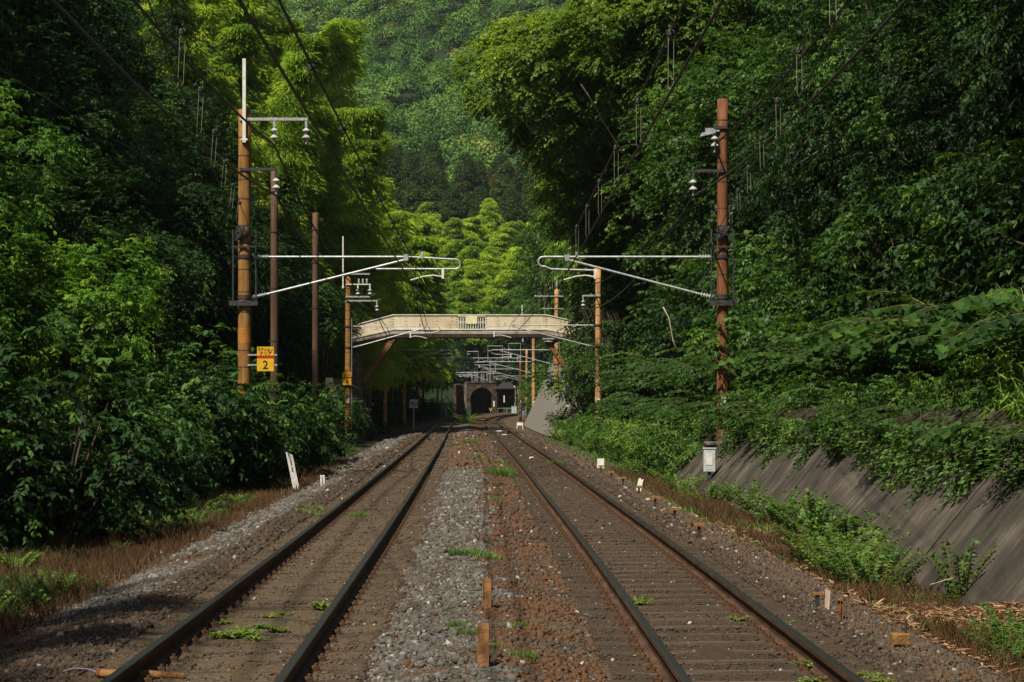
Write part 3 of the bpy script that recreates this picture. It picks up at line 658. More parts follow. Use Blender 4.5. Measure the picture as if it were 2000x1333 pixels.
# ---- right bank forest (the trees stand behind the sloping wall)
y = 17.0
while y < 345:
    step = 3.0 + y * .038; sc_ = 1 + min(.9, y / 230)
    xr = float(cr(y)) + (6.3 if y < 112 else 5.6); o = 0.0; row = 0
    if 128 < y < 212: xr += 3.2
    if 58 < y < 103: xr += 2.2
    while True:
        x = xr + o + random.uniform(-.6, .6)
        if x > .2625 * y + (5 if y < 60 else 2) or o > 22: break
        yy = y + random.uniform(-.5, .5) * step
        if row == 0:
            if y > 48: inst(rk('bush', 3), 'bush', on_ground(x, yy, -.1), 'mid green bush on top of the right bank below the trees', 'bush', 'bushes on top of the right bank', random.uniform(1.0, 1.5) * (sc_ if y > 104 or y < 70 else 1.0))
        else:
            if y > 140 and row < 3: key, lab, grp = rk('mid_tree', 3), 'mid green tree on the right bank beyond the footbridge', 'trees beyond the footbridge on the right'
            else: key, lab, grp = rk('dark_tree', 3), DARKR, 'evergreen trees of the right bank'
            s = (.7 if row == 1 else 1.08) * sc_ * random.uniform(.85, 1.2)
            inst(key, 'tree', on_ground(x, yy, -.3), lab, 'tree', grp, (s, s, s * random.uniform(.95, 1.2)), tilt=(0, -random.uniform(0, .12)))
        o += (1.9 if row == 0 else 3.0 + o * .08) * (1 + y * .003); row += 1
    y += step

# the same left bank runs on beside and behind the viewer; its trees shade the near verge
for k, (x, y, s) in enumerate([(-10.5, 10, 1.3), (-13, 3, 1.6), (-12, -12, 1.7), (-13.5, 8, 1.7), (-14, -6, 1.8)]):
    inst('dark_tree%d' % (k % 3), 'tree', on_ground(x, y, -.3), DARKL, 'tree', 'evergreen trees of the left bank', s)


_m = bpy.data.materials.new('haze_air'); _m.use_nodes = True; _n = _m.node_tree.nodes; _n.clear(); _o = _n.new('ShaderNodeOutputMaterial'); _v = _n.new('ShaderNodeVolumePrincipled')
_v.inputs['Color'].default_value = (.75, .86, .95, 1); _v.inputs['Density'].default_value = .00007; _v.inputs['Anisotropy'].default_value = .2; _m.node_tree.links.new(_v.outputs[0], _o.inputs['Volume']); M['haze_air'] = _m
sc.cycles.volume_bounces = 0
M['conc'] = noise_mat('weathered_concrete', [(.045, .04, .033), (.12, .105, .085), (.22, .2, .165)], 3, .9, .4, 30)
M['conc_pale'] = noise_mat('pale_cast_concrete', [(.3, .3, .32), (.5, .5, .52)], 3, .9, .3, 30)
M['pale_metal'] = noise_mat('pale_grey_metal', [(.28, .32, .33), (.48, .53, .54)], 6, .6, .1, 30)
M['bright_white'] = noise_mat('bright_white_enamel', [(.6, .6, .58), (.82, .82, .8)], 8, .5)
M['dull_yellow'] = noise_mat('dull_cream_enamel', [(.25, .22, .12), (.4, .36, .22)], 8, .6)
M['cream'] = noise_mat('cream_painted_steel', [(.20, .13, .07), (.44, .37, .25), (.55, .47, .33), (.62, .55, .40)], 1.1, .75, .15, 30, stretch=(1, 1, .35), lo=.28, hi=.62)
M['rail_cream'] = noise_mat('pale_painted_rail', [(.45, .43, .38), (.72, .70, .62)], 2, .6)
M['web_grey'] = noise_mat('weathered_grey_steel', [(.14, .11, .08), (.30, .27, .23), (.40, .38, .34)], 1.3, .75)
M['dark_brown'] = noise_mat('dark_brown_steel', [(.02, .012, .008), (.05, .03, .02)], 3, .8)
M['notice'] = noise_mat('cream_notice', [(.62, .60, .36), (.75, .73, .46)], 2, .6)
M['hanger_pale'] = noise_mat('pale_hanger', [(.16, .16, .12), (.3, .3, .23)], 5, .6)
M['brick_red'] = noise_mat('red_stained_brick', [(.02, .011, .008), (.06, .03, .02), (.10, .055, .04)], 1.5, .9, .4, 12)
M['black_wood'] = noise_mat('near_black_timber', [(.006, .006, .006), (.02, .018, .015)], 2, .9)  # even near-black timber for the hut walls
M['roof_slate'] = noise_mat('dark_slate', [(.012, .012, .014), (.035, .033, .036)], 5, .7)
M['post_rust'] = noise_mat('orange_rusted_plate', [(.12, .055, .02), (.26, .125, .05), (.36, .20, .09)], 9, .85, .2, 40)
M['pale_wood'] = noise_mat('bleached_wood', [(.35, .24, .17), (.62, .48, .38)], 12, .8, .2, 40, stretch=(1, 1, .2))
M['hose'] = noise_mat('pale_violet_plastic', [(.10, .08, .10), (.2, .16, .2)], 8, .4)

M['band'] = noise_mat('orange_band_paint', [(.30, .11, .02), (.42, .18, .035)], 6, .7)
# ---- overhead line masts
def arc(cx, cz, r, a0, a1, n=8): return [(cx + r * math.cos(R(a0 + (a1 - a0) * i / n)), cz + r * math.sin(R(a0 + (a1 - a0) * i / n))) for i in range(n + 1)]
def ribbed(mb, a, b, r0=.03, r1=.065, k=5):
    a = Vector(a); b = Vector(b); L = (b - a).length; pr = []
    for i in range(k):
        z = L * i / k; pr += [(r0, z), (r0, z + L / k * .35), (r1, z + L / k * .5), (r1 * .9, z + L / k * .62), (r0, z + L / k * .8)]
    mb.lathe(a, pr + [(r0, L)], 10, b - a)
def cantilever(mast, s, reach, pull, zb):
    """s = +1 when the arm points to +X. Heights are measured from the rail top."""
    q = lambda x, z: (s * x, 0, z - zb)
    m = MB(); m.tube([q(.62, 5.6), q(reach - 1.35 if pull else reach - .15, 5.6)], .029, 8)
    if pull: m.tube([q(reach - 1.35, 5.6), q(reach - .2, 5.535)] + [q(x, z) for x, z in arc(reach - .13, 5.41, .125, 80, -90)] + [q(reach - 2.2, 5.285)], .024, 8)
    else: m.tube([q(reach - .15, 5.6)] + [q(x, z) for x, z in arc(reach - .13, 5.475, .125, 80, -105)] + [q(reach - .35, 5.28), q(reach - 1.5, 5.25)], .024, 8)
    e = reach - 1.42 if pull else reach - .75
    m.tube([q(.58, 4.63), q(e, 5.53)], .029, 8)
    m.box(*sorted((s * (e - .06), s * (e + .06))), -.04, .04, 5.50 - zb, 5.66 - zb); m.box(*sorted((s * (reach - 1.05), s * (reach - .97))), -.035, .035, 5.56 - zb, 5.72 - zb)
    c = m.build('cantilever', 'steel', mast, smooth=False)
    i1 = MB(); ribbed(i1, q(.24, 5.6), q(.62, 5.6)); i1.build('insulator', 'porcelain', c)
    i2 = MB(); ribbed(i2, q(.22, 4.55), q(.58, 4.63)); i2.build('insulator', 'porcelain', c)
    a = MB(); b0 = reach - .46 if pull else reach - 1.48; dd = -1 if pull else 1
    a.box(*sorted((s * (b0 - .03), s * (b0 + .03))), -.03, .03, 5.03 - zb, 5.29 - zb)
    a.tube([q(b0, 5.08), q(b0 + dd * .25, 5.12), q(b0 + dd * .5, 5.09), q(b0 + dd * .85, 4.99)], .017, 6); a.build('registration_arm', 'steel_white', c)
    return s * (b0 + dd * .85)
def mast(x, d, top, mat, s, reach, pull, label, r0=.165, r1=.135, zb=-.35, arm=True):
    o = empty('catenary_mast', (x, d, zb)); tag(o, label, 'mast', 'overhead line masts beside the tracks')
    m = MB(); H = top - zb; n = 10; m.tube([(0, 0, H * i / n) for i in range(n + 1)], [r0 + (r1 - r0) * i / n for i in range(n + 1)], 20)
    m.build('shaft', mat, o, smooth=True)
    k = MB(); z = .9
    rg = random.Random(int(d * 10))
    while z < H - .3:
        rr = r0 + (r1 - r0) * z / H + .004; k = MB(); k.tube([(0, 0, z), (0, 0, z + .025)], rr, 18); k.build('strap_ring', 'steel_dark', o); z += rg.uniform(.42, .7)
    for zz in (5.6, 4.55):
        if arm:
            b = MB(); b.tube([(0, 0, zz - zb - .05), (0, 0, zz - zb + .05)], r0 + .012, 18); b.box(*sorted((s * .1, s * .25)), -.03, .03, zz - zb - .05, zz - zb + .05); b.build('clamp', 'steel_dark', o)
    reg = cantilever(o, s, reach, pull, zb) if arm else 0
    pl = MB(); pl.box(-.07, .07, -r0 - .012, -r0 - .004, 1.75 - zb, 2.0 - zb); pl.build('number_plate', 'white', o)
    return o, x + reg
def crossarm(o, s, z, L, zb, drops, mat='steel', both=False, h=.075):
    """horizontal arm with hanging cap-and-pin insulators at the given distances"""
    m = MB(); m.box(*sorted((s * (-.5 if both else -.1), s * L)), -.19, -.19 + h, z - zb - h / 2, z - zb + h / 2)
    for x in drops: m.box(*sorted((s * x - .03, s * x + .03)), -.185, -.13, z - zb - .22, z - zb - h / 2)
    a = m.build('crossarm', mat, o)
    for x in drops:
        q = MB(); zt = z - zb - .2; q.lathe((s * x, -.155, zt), [(.02, 0), (.03, -.03), (.10, -.09), (.10, -.11), (.03, -.13), (.025, -.19), (.035, -.2), (.11, -.27), (.11, -.29), (.03, -.31), (.02, -.38), (.028, -.42), (.015, -.46)], 14)
        q.build('insulator', 'porcelain', a)
ZB = -.35
L1, rl1 = mast(-6.96, 53.3, 9.43, 'pole_ochre', 1, 5.62, True, 'tall ochre mast with a white square bar at its top, nearest on the left', .175, .16)
L2, rl2 = mast(-8.21, 102.6, 8.12, 'pole_ochre', 1, 4.6, False, 'ochre mast with a yellow 4 sign in front of the left end of the footbridge')
L3, rl3 = mast(-9.28, 149, 8.3, 'pole_orange', 1, 5.7, True, 'mast with the small yellow 6 sign just behind the left end of the footbridge', .17, .14)
L4, rl4 = mast(-10.2, 193, 8.8, 'pole_orange', 1, 4.6, False, 'orange mast beyond the footbridge between the 6 sign and the white 80 sign', .17, .14)
L5, rl5 = mast(-10.95, 236, 8.3, 'pole_ochre', 1, 5.6, True, 'thin far ochre mast directly behind the white 80 sign', .15, .13, arm=False)
L6, _ = mast(-10.9, 300, 7.0, 'pole_ochre', 1, 5.6, True, 'far brown mast in the dark trees left of the tunnel mouth', .17, .15, arm=False)
R1, rr1 = mast(5.48, 53.3, 9.7, 'pole_red', -1, 4.8, False, 'red-brown mast on a concrete plinth in the sloping wall, nearest on the right', .16, .135, zb=.1)
R2, rr2 = mast(4.25, 101, 8.4, 'pole_orange', -1, 5.6, True, 'orange mast wrapped in creeper in front of the right end of the footbridge')
R3, rr3 = mast(3.24, 149, 10.0, 'pole_orange', -1, 4.8, False, 'tall pale orange mast with a steel tip standing before the pale ribbed wall', .19, .15)
R4, rr4 = mast(2.03, 193, 8.9, 'pole_orange', -1, 5.6, True, 'pale orange mast at the far foot of the pale ribbed wall', .17, .14)
R5, _ = mast(.97, 235, 6.7, 'pole_red', -1, 4.8, False, 'slim red-brown mast right of the tunnel holding the gantry end', .15, .13, arm=False)
R6, _ = mast(1.95, 272, 8.8, 'pole_orange', -1, 4.8, False, 'far orange mast behind the pale green board', .17, .14, arm=False)
# tops and cross-arms
def topbar(o, x, z0, z1, zb, w=.085, y=-.21, mat='steel_white'):
    m = MB(); m.box(x - w / 2, x + w / 2, y - w / 2, y + w / 2, z0 - zb, z1 - zb); m.box(x - w, x + w, y - w / 2 - .004, .0, z0 - zb + .05, z0 - zb + .1); m.build('top_bar', mat, o)
topbar(L1, .02, 8.55, 10.72, ZB); crossarm(L1, 1, 9.16, 1.66, ZB, (.79, 1.62)); crossarm(L1, 1, 7.86, .88, ZB, (.84,), 'steel_dark')
def tension_gear(o, zb, r):
    m = MB()
    for sx in (-1, 1): m.tube([(sx * (r + .13), -.06, 4.4 - zb), (sx * (r + .13), -.06, 6.3 - zb)], .018, 6); m.tube([(sx * (r + .13), .1, 4.4 - zb), (sx * (r + .13), .1, 6.3 - zb)], .018, 6)
    m.box(-r - .2, r + .2, -r - .08, -r - .005, 4.32 - zb, 4.45 - zb); m.box(-r - .15, r + .15, -r - .05, -r - .01, 5.83 - zb, 5.87 - zb)
    m.build('tension_frame', 'steel_dark', o)
    q = MB(); g = random.Random(3)
    for k in range(9): q.tube([(r * math.cos(a) * 1.12 + g.uniform(-.03, .03), -r * 1.15 + g.uniform(-.08, .02), 6.2 - zb + g.uniform(-.2, .2)) for a in [g.uniform(0, 3.1) + .3 * j for j in range(6)]], .018, 6)
    for k in range(4): q.lathe((g.uniform(-.14, .14), -r - .05, 6.15 - zb + g.uniform(-.1, .1)), [(.03, 0), (.055, .03), (.055, .1), (.03, .13)], 8)
    q.build('wire_anchorage', 'steel_dark', o)
tension_gear(L1, ZB, .17); tension_gear(R1, .1, .16)
crossarm(R1, -1, 8.95, .25, .1, (.22,), 'steel_dark'); crossarm(R1, -1, 7.82, .84, .1, (.78,), 'steel_dark')
m = MB(); m.box(-.46, -.1, -.17, -.05, 8.84 - .1, 8.93 - .1); m.prism([(-.62, 8.70 - .1), (-.2, 8.80 - .1), (-.2, 8.90 - .1), (-.56, 8.80 - .1)], -.2, -.06); m.build('lamp_hood', 'steel', R1)
topbar(L2, -.24, 7.5, 10.1, ZB, .06); crossarm(L2, 1, 8.22, 1.1, ZB, ()); crossarm(L2, 1, 7.7, 1.15, ZB, (.5, 1.1), 'steel_white', h=.05); crossarm(L2, 1, 7.08, 1.15, ZB, ()); crossarm(L2, 1, 6.88, 1.5, ZB, (1.45,))
m = MB()
for x in (.55, .75, .95): m.lathe((x, -.16, 7.72 - ZB), [(.03, 0), (.05, .03), (.035, .08), (.05, .12), (.035, .17), (.05, .21), (.02, .26)], 10)
m.build('insulator', 'porcelain', L2)
topbar(L3, .02, 8.1, 10.0, ZB, .1, 0); crossarm(L3, 1, 7.6, 1.2, ZB, (1.1,))
topbar(R3, .0, 9.6, 10.75, ZB, .12, 0, 'steel'); crossarm(R3, -1, 9.5, 1.6, ZB, (), both=True); crossarm(R3, -1, 8.6, 1.15, ZB, (), both=True, h=.05)
m = MB(); m.lathe((-1.55, -.2, 9.5 - ZB), [(.02, -.08), (.08, -.05), (.09, 0), (.08, .05), (.02, .08)], 10); m.lathe((-1.1, -.2, 9.5 - ZB), [(.02, -.08), (.07, -.05), (.07, .05), (.02, .08)], 10); m.tube([(-.95, -.2, 9.5 - ZB), (-.85, -.2, 8.6 - ZB), (-.85, -.2, 7.9 - ZB)], .012, 5); m.build('insulator', 'porcelain', R3)
m = MB(); m.tube([(.2, 0, 6.3 - ZB), (.28, -.1, 3 - ZB), (.25, 0, .5 - ZB)], .015, 5); m.tube([(-.21, 0, 6.9 - ZB), (-.21, 0, 1 - ZB)], .022, 5); m.build('cable_riser', 'steel', R3)
m = MB(); m.tube([(.19, -.1, 6.0 - ZB), (.19, -.1, .4 - ZB)], .016, 5); m.build('cable_riser', 'steel', L2)
crossarm(R2, -1, 7.05, .8, ZB, (.75,)); crossarm(R4, -1, 8.0, 1.1, ZB, (1.0,)); crossarm(L4, 1, 8.1, 1.2, ZB, (1.1,)); crossarm(L5, 1, 7.6, 1.1, ZB, (1.0,)); crossarm(R6, -1, 7.8, 1.3, ZB, (1.2,))
# orange bands and pale skirts on the far masts
for o, z, r in ((L1, 3.35, .176), (L2, 3.15, .163), (L3, 3.5, .17), (R3, 4.6, .19), (R4, 4.2, .17)):
    m = MB(); m.tube([(0, 0, z - ZB), (0, 0, z + .4 - ZB)], r - .003, 20); m.build('painted_band', 'band', o)

# plinth, cable box
o = empty('mast_plinth', (5.48, 53.2, -.4)); tag(o, 'square weathered concrete plinth carrying the red-brown mast on the right', 'plinth')
m = MB(); m.box(-.42, .42, -.45, .45, 0, 1.1); m.build('block', 'conc', o, bevel=.03); m = MB(); m.box(-.46, .46, -.49, .49, 1.1, 1.19); m.build('cap_slab', 'conc', o, bevel=.02)
o = empty('equipment_box', (4.72, 49.0, -.3)); tag(o, 'small pale metal cable box on a post in front of the mast plinth', 'cable box')
m = MB(); m.box(-.14, .14, -.09, .09, .45, 1.0); m.build('case', 'pale_metal', o, bevel=.015); m = MB(); m.box(-.04, .04, -.04, .04, 0, .45); m.build('post', 'steel_dark', o)
m = MB(); m.box(-.155, .155, -.105, .105, 1.0, 1.03); m.build('lid', 'pale_metal', o); m = MB(); m.box(-.09, .07, -.1, -.091, .62, .9); m.build('door', 'white', o)

# ---------------------------------------------------------------- wires
def wire(name, pts, r, mat, label, cat, sag=.0, group=None, n=14):
    out = []
    for a, b in zip(pts[:-1], pts[1:]):
        a = Vector(a); b = Vector(b)
        for i in range(n):
            t = i / n; p = a.lerp(b, t); p.z -= sag * 4 * t * (1 - t); out.append(p)
    out.append(Vector(pts[-1])); m = MB(); m.tube(out, r, 6); o = m.build(name, mat, smooth=True); return tag(o, label, cat, group), out
def at_y(pts, y):
    for a, b in zip(pts[:-1], pts[1:]):
        if min(a.y, b.y) <= y <= max(a.y, b.y): return a.lerp(b, (y - a.y) / (b.y - a.y))
S5 = lambda x, y: (x, y)
ml = [(-1.95, 3.5), (rl1, 53.3), (rl2, 102.6), (rl3, 149), (rl4, 193), (float(cl(235)), 235), (float(cl(300)), 300), (float(cl(352)), 352)]
mr = [(1.75, 3.5), (rr1, 53.3), (rr2, 101), (rr3, 149), (rr4, 193), (float(cr(235)), 235), (float(cr(300)), 300), (float(cr(345)), 345)]
_, cwl = wire('contact_wire', [(x, y, 4.98) for x, y in ml], .016, 'wire', 'black contact wire running over the middle of the left track', 'wire', .03)
_, mwl = wire('messenger_wire', [(x, y, 5.68) for x, y in ml], .015, 'wire', 'black messenger wire with hanger clamps above the left track', 'wire', .13)
_, cwr = wire('contact_wire', [(x, y, 4.98) for x, y in mr], .014, 'wire_grey', 'grey contact wire running over the middle of the right track', 'wire', .03)
_, mwr = wire('messenger_wire', [(x, y, 5.68) for x, y in mr], .012, 'wire_grey', 'grey messenger wire with hanger clamps above the right track', 'wire', .13)
_, cal = wire('contact_wire', [(-1.35, 2, 5.02), (-6.86, 53.1, 6.0)], .008, 'wire_grey', 'slack wire drifting outwards to the anchorage on the nearest left mast', 'wire', .35)
_, mal = wire('messenger_wire', [(-1.35, 2, 5.55), (-6.80, 53.1, 6.3)], .008, 'wire_grey', 'upper wire of the pair drifting out to the anchorage on the nearest left mast', 'wire', .2)
_, car = wire('contact_wire', [(1.62, 2, 5.06), (5.38, 53.1, 6.0)], .008, 'wire_grey', 'slack wire drifting outwards to the anchorage on the nearest right mast', 'wire', .35)
_, mar = wire('messenger_wire', [(1.62, 2, 5.5), (5.36, 53.1, 6.3)], .008, 'wire_grey', 'upper wire of the pair drifting out to the anchorage on the nearest right mast', 'wire', .2)
def hangers(up, lo, ys, mat, lab, grp):
    for y in ys:
        a = at_y(up, y); b = at_y(lo, y)
        if not a or not b: continue
        o = empty('wire_hanger', a); m = MB(); w = .028; q = b - a; L = q.z
        m.tube([(0, 0, 0), (-w, 0, -.06), (-w + q.x, 0, L + .04), (q.x, 0, L), (w + q.x, 0, L + .04), (w, 0, -.06), (0, 0, 0)], .0028, 5); m.build('loop', mat, o)
        k = MB(); k.lathe((0, 0, -.03), [(.015, -.03), (.04, -.02), (.045, .02), (.015, .05)], 8); k.build('clamp', 'steel_dark', o)
        tag(o, lab, 'wire hanger', grp)
hangers(mal, cal, [16.6, 21, 25.2, 29.6, 34, 38.5, 43], 'hanger_pale', 'thin pale loop hanger between the two outward drifting wires on the left', 'hangers of the drifting left wires')
hangers(mar, car, [13.5, 17.7, 22, 26, 30.3, 34.8, 39.5, 44], 'hanger_pale', 'thin pale loop hanger between the two outward drifting wires on the right', 'hangers of the drifting right wires')
hangers(mwr, cwr, [16.3, 20.6, 25.2, 29.8, 34.4, 39, 43.8, 48.5, 58, 63, 68], 'hanger_pale', 'thin pale loop hanger on the wires above the right track', 'hangers above the right track')
hangers(mwl, cwl, [17.7, 22.7, 27.7, 32.7, 37.7, 42.7, 48, 58, 63, 68, 73, 78], 'wire', 'dark hanger with a round clamp on the wires above the left track', 'hangers above the left track')
feed = 'thick feeder cables slung from mast to mast'
wire('feeder_cable', [(-5.2, 2, 7.9), (-6.12, 53.1, 7.18), (-6.75, 102.4, 6.22), (-8.2, 149, 6.94)], .025, 'wire_grey', 'lower thick feeder cable on the left, hung from the short arm of the nearest mast', 'cable', .85, feed)
wire('feeder_cable', [(-5.1, 2, 8.9), (-6.17, 53.1, 8.5), (-7.1, 102.4, 7.1), (-8.2, 149, 7.3)], .025, 'wire', 'upper thick feeder cable on the left, hung from the long arm of the nearest mast', 'cable', .8, feed)
wire('feeder_cable', [(4.9, 2, 7.9), (4.70, 53.1, 7.16), (3.5, 100.8, 6.4), (1.9, 149, 7.6)], .025, 'wire_grey', 'lower thick feeder cable on the right, hung from the short arm of the nearest mast', 'cable', .85, feed)
wire('feeder_cable', [(5.1, 2, 9.2), (5.26, 53.1, 8.5), (3.9, 100.8, 7.6)], .025, 'wire', 'upper thick feeder cable on the right, passing the top of the nearest mast', 'cable', .8, feed)

# ---------------------------------------------------------------- brown timber poles on the left
for x, d, top, lab in ((-6.96, 60, 8.6, 'brown timber pole just right of the nearest left mast'), (-7.2, 75, 8.75, 'brown timber pole with a flat top midway along the left bank')):
    o = empty('utility_pole', (x, d, -.5)); tag(o, lab, 'pole', 'brown timber poles on the left bank')
    m = MB(); H = top + .5; m.tube([(0, 0, H * i / 6) for i in range(7)], [.125 - .02 * i / 6 for i in range(7)], 16); m.build('timber_shaft', 'wood_pole', o, smooth=True)
    k = MB()
    for z in (.93, .8, .62, .45): k.tube([(0, 0, H * z), (0, 0, H * z + .03)], .125, 14); k.tube([(-.12, 0, H * z), (-.2, 0, H * z + .02)], .012, 5)
    k.build('bands', 'steel_dark', o)
wire('telephone_wire', [(-6.5, 20, 6.1), (-6.96, 60, 7.6), (-7.2, 75, 7.9), (-8.6, 125, 7.4)], .006, 'wire', 'thin drooping wire strung between the brown timber poles', 'wire', .45)

# ---------------------------------------------------------------- lettered signs
def lettering(body, h, mat, parent, x, y, z, name='lettering', sx=1.0):
    o = bpy.data.objects.new(name, text_mesh(body, h, mat)); link(o, parent); o.location = (x, y, z); o.scale = (sx, 1, 1); return o
def section_sign(x, y, z, w, h, num, label):
    o = empty('section_sign', (x, y, z)); tag(o, label, 'sign', 'yellow section signs on the left masts')
    m = MB(); m.box(-w/2, w/2, 0, .012, 0, h * .52); m.build('number_board', 'yellow', o); m = MB(); m.box(-w/2, w/2, 0, .012, h * .64, h); m.build('title_board', 'yellow', o)
    m = MB(); m.box(-w/2, w/2, -.002, .014, h * .52, h * .64); m.build('red_band', 'red', o)
    lettering(num, h * .34, 'black', o, 0, -.004, h * .26); lettering('セクション', h * .125, 'black', o, 0, -.004, h * .895, sx=w * .9 / (h * .125 * 6.9)); lettering('クリア', h * .12, 'black', o, 0, -.004, h * .735, sx=w * .72 / (h * .12 * 4.0))
    return o
s = section_sign(-6.37, 52.9, 2.62, .43, .63, '2', 'yellow section sign with a large 2 on brackets beside the nearest left mast')
m = MB(); m.box(-.46, .3, .015, .05, .40, .44); m.box(-.46, .3, .015, .05, .14, .18); m.build('bracket', 'steel', s)
section_sign(-8.25, 102.35, 2.66, .43, .64, '4', 'yellow section sign with a 4 strapped to the mast before the footbridge')
section_sign(-9.28, 148.75, 2.6, .44, .66, '6', 'yellow section sign with a 6 on the mast under the left end of the footbridge')
section_sign(-10.2, 192.75, 2.7, .44, .62, '8', 'small far yellow section sign on the mast beyond the 6 sign')
o = empty('speed_sign', (-7.25, 151, -.35)); tag(o, 'white square 80 speed board on a thin post beside the left track', 'sign')
m = MB(); m.box(-.29, .29, -.02, 0, 1.72, 2.34); m.build('board', 'bright_white', o); m = MB(); m.tube([(0, .03, 0), (0, .03, 2.2)], .03, 8); m.build('post', 'steel_white', o)
lettering('80', .30, 'black', o, 0, -.024, 2.05, sx=1.1); m = MB(); m.box(-.16, .16, -.024, -.021, 1.80, 1.83); m.build('underline', 'black', o)
o = empty('speed_sign', (-7.85, 243, -.35)); tag(o, 'small dull 20 speed board low in the dark trees left of the tunnel', 'sign')
m = MB(); m.lathe((0, 0, 1.5), [(.3, -.015), (.3, .015)], 16, (0, 1, 0)); m.build('board', 'dull_yellow', o); m = MB(); m.tube([(0, .03, 0), (0, .03, 1.4)], .035, 8); m.build('post', 'steel_white', o)
lettering('20', .26, 'black', o, 0, -.024, 1.5)
o.children[0].location = (0, 0, 0)

# ---------------------------------------------------------------- footbridge
BY = 125.0
fb = empty('footbridge', (-2.5, BY, 5.6)); tag(fb, 'cream steel footbridge with inclined legs crossing both tracks', 'footbridge')
X = lambda x: x + 2.5
Zp = lambda z: z - 5.6
TOP = [(-9.9, 6.40), (-7.2, 7.12), (2.1, 7.12), (4.6, 6.55)]; MID = [(-9.9, 5.62), (-7.2, 6.20), (2.1, 6.20), (4.6, 5.72)]; BOT = [(-9.9, 5.20), (-7.2, 5.78), (2.1, 5.78), (4.6, 5.25)]
def strip(A, B, y0, y1, name, mat, x0=None, x1=None, parent=fb):
    m = MB()
    def lerp_at(L, x): return float(np.interp(x, [p[0] for p in L], [p[1] for p in L]))
    kx = [p[0] for p in A]; lo = kx[0] if x0 is None else x0; hi = kx[-1] if x1 is None else x1
    kx = [lo] + [k for k in kx if lo < k < hi] + [hi]
    for a, b in zip(kx[:-1], kx[1:]):
        za, zb_, ya, yb = lerp_at(A, a), lerp_at(A, b), lerp_at(B, a), lerp_at(B, b)
        m.prism([(X(a), Zp(ya)), (X(b), Zp(yb)), (X(b), Zp(zb_)), (X(a), Zp(za))], y0, y1)
    return m.build(name, mat, parent)
off = lambda L, dz: [(x, z + dz) for x, z in L]
GX0, GX1 = -3.28, -1.62
for yy, nm in ((-.95, 'near'), (.91, 'far')):
    strip(off(TOP, -.06), off(MID, .05), yy, yy + .04, 'parapet', 'cream', x1=GX0); strip(off(TOP, -.06), off(MID, .05), yy, yy + .04, 'parapet', 'cream', x0=GX1)
    strip(TOP, off(TOP, -.06), yy - .05, yy + .07, 'handrail', 'rail_cream'); strip(off(MID, .05), off(MID, -.03), yy - .06, yy + .07, 'parapet_base', 'rail_cream')
    strip(off(MID, -.03), off(BOT, .16), yy - .02, yy + .05, 'girder_web', 'web_grey'); strip(off(BOT, .16), off(BOT, -.06), yy - .06 if yy < 0 else yy - .15, yy + .15 if yy < 0 else yy + .06, 'girder_flange', 'dark_brown')
strip(off(MID, -.12), off(MID, -.2), -.88, .86, 'deck', 'steel_dark')
m = MB()
for yy in (-.93, .93):
    n = 11
    for k in range(n + 1):
        x = GX0 + (GX1 - GX0) * k / n; m.box(X(x) - .014, X(x) + .014, yy - .014, yy + .014, Zp(6.25), Zp(7.06))
    m.box(X(GX0), X(GX1), yy - .016, yy + .016, Zp(6.66), Zp(6.69))
m.build('railing_bars', 'rail_cream', fb)
m = MB(); m.box(X(-2.78), X(-2.12), -1.03, -1.0, Zp(6.55), Zp(7.02)); m.build('notice_board', 'notice', fb)
m = MB()
for x in np.arange(-9.2, 4.4, .93):
    zt = float(np.interp(x, [p[0] for p in TOP], [p[1] for p in TOP]))
    if GX0 - .1 < x < GX1 + .1: continue
    for dz in (-.2, -.4, -.62):
        for ddx in (-.05, .05): m.box(X(x + ddx) - .018, X(x + ddx) + .018, -.968, -.949, Zp(zt + dz) - .015, Zp(zt + dz) + .015)
for x in (GX0 - .06, GX1 + .06, -7.2, 2.1):
    for dz in (-.15, -.3, -.45, -.6, -.75): m.box(X(x) - .03, X(x) + .03, -.97, -.949, Zp(7.12 + dz) - .015, Zp(7.12 + dz) + .015)
m.build('rivets', 'rust', fb)
for sx, a, b in ((-1, (-7.15, 5.75), (-9.0, 3.0)), (1, (2.05, 5.75), (4.1, 2.6))):
    for yy in (-.75, .75):
        m = MB(); m.beam((X(a[0]), yy, Zp(a[1])), (X(b[0]), yy, Zp(b[1])), .3, .36, (0, 1, 0)); m.prism([(X(a[0] - sx * .1 * -1), Zp(5.775)), (X(a[0] + sx * .95), Zp(5.62)), (X(a[0] + sx * .3), Zp(5.2))], yy - .12, yy + .12); m.build('inclined_leg', 'brown_steel', fb)
for x0, x1, zt in ((-10.6, -9.0, 5.15), (3.0, 5.2, 5.2)):
    pass
m = MB(); m.box(X(-9.95), X(-9.2), -.7, .7, Zp(1.5), Zp(5.18)); m.build('abutment', 'conc', fb); m = MB(); m.box(X(3.3), X(4.5), 1.2, 2.6, Zp(1.5), Zp(5.3)); m.build('abutment', 'conc_pale', fb)
m = MB(); m.tube([(X(.62), .3, Zp(7.1)), (X(.62), .3, Zp(7.75))], .035, 6); m.build('rail_post', 'steel_white', fb)
m = MB(); m.box(X(1.85), X(2.55), -1.15, -.9, Zp(5.60), Zp(5.68)); m.box(X(1.95), X(2.45), -1.15, -.9, Zp(5.45), Zp(5.5)); m.lathe((X(2.2), -1.02, Zp(5.6)), [(.05, 0), (.11, -.08), (.11, -.13), (.05, -.18)], 10); m.build('insulator', 'steel', fb)

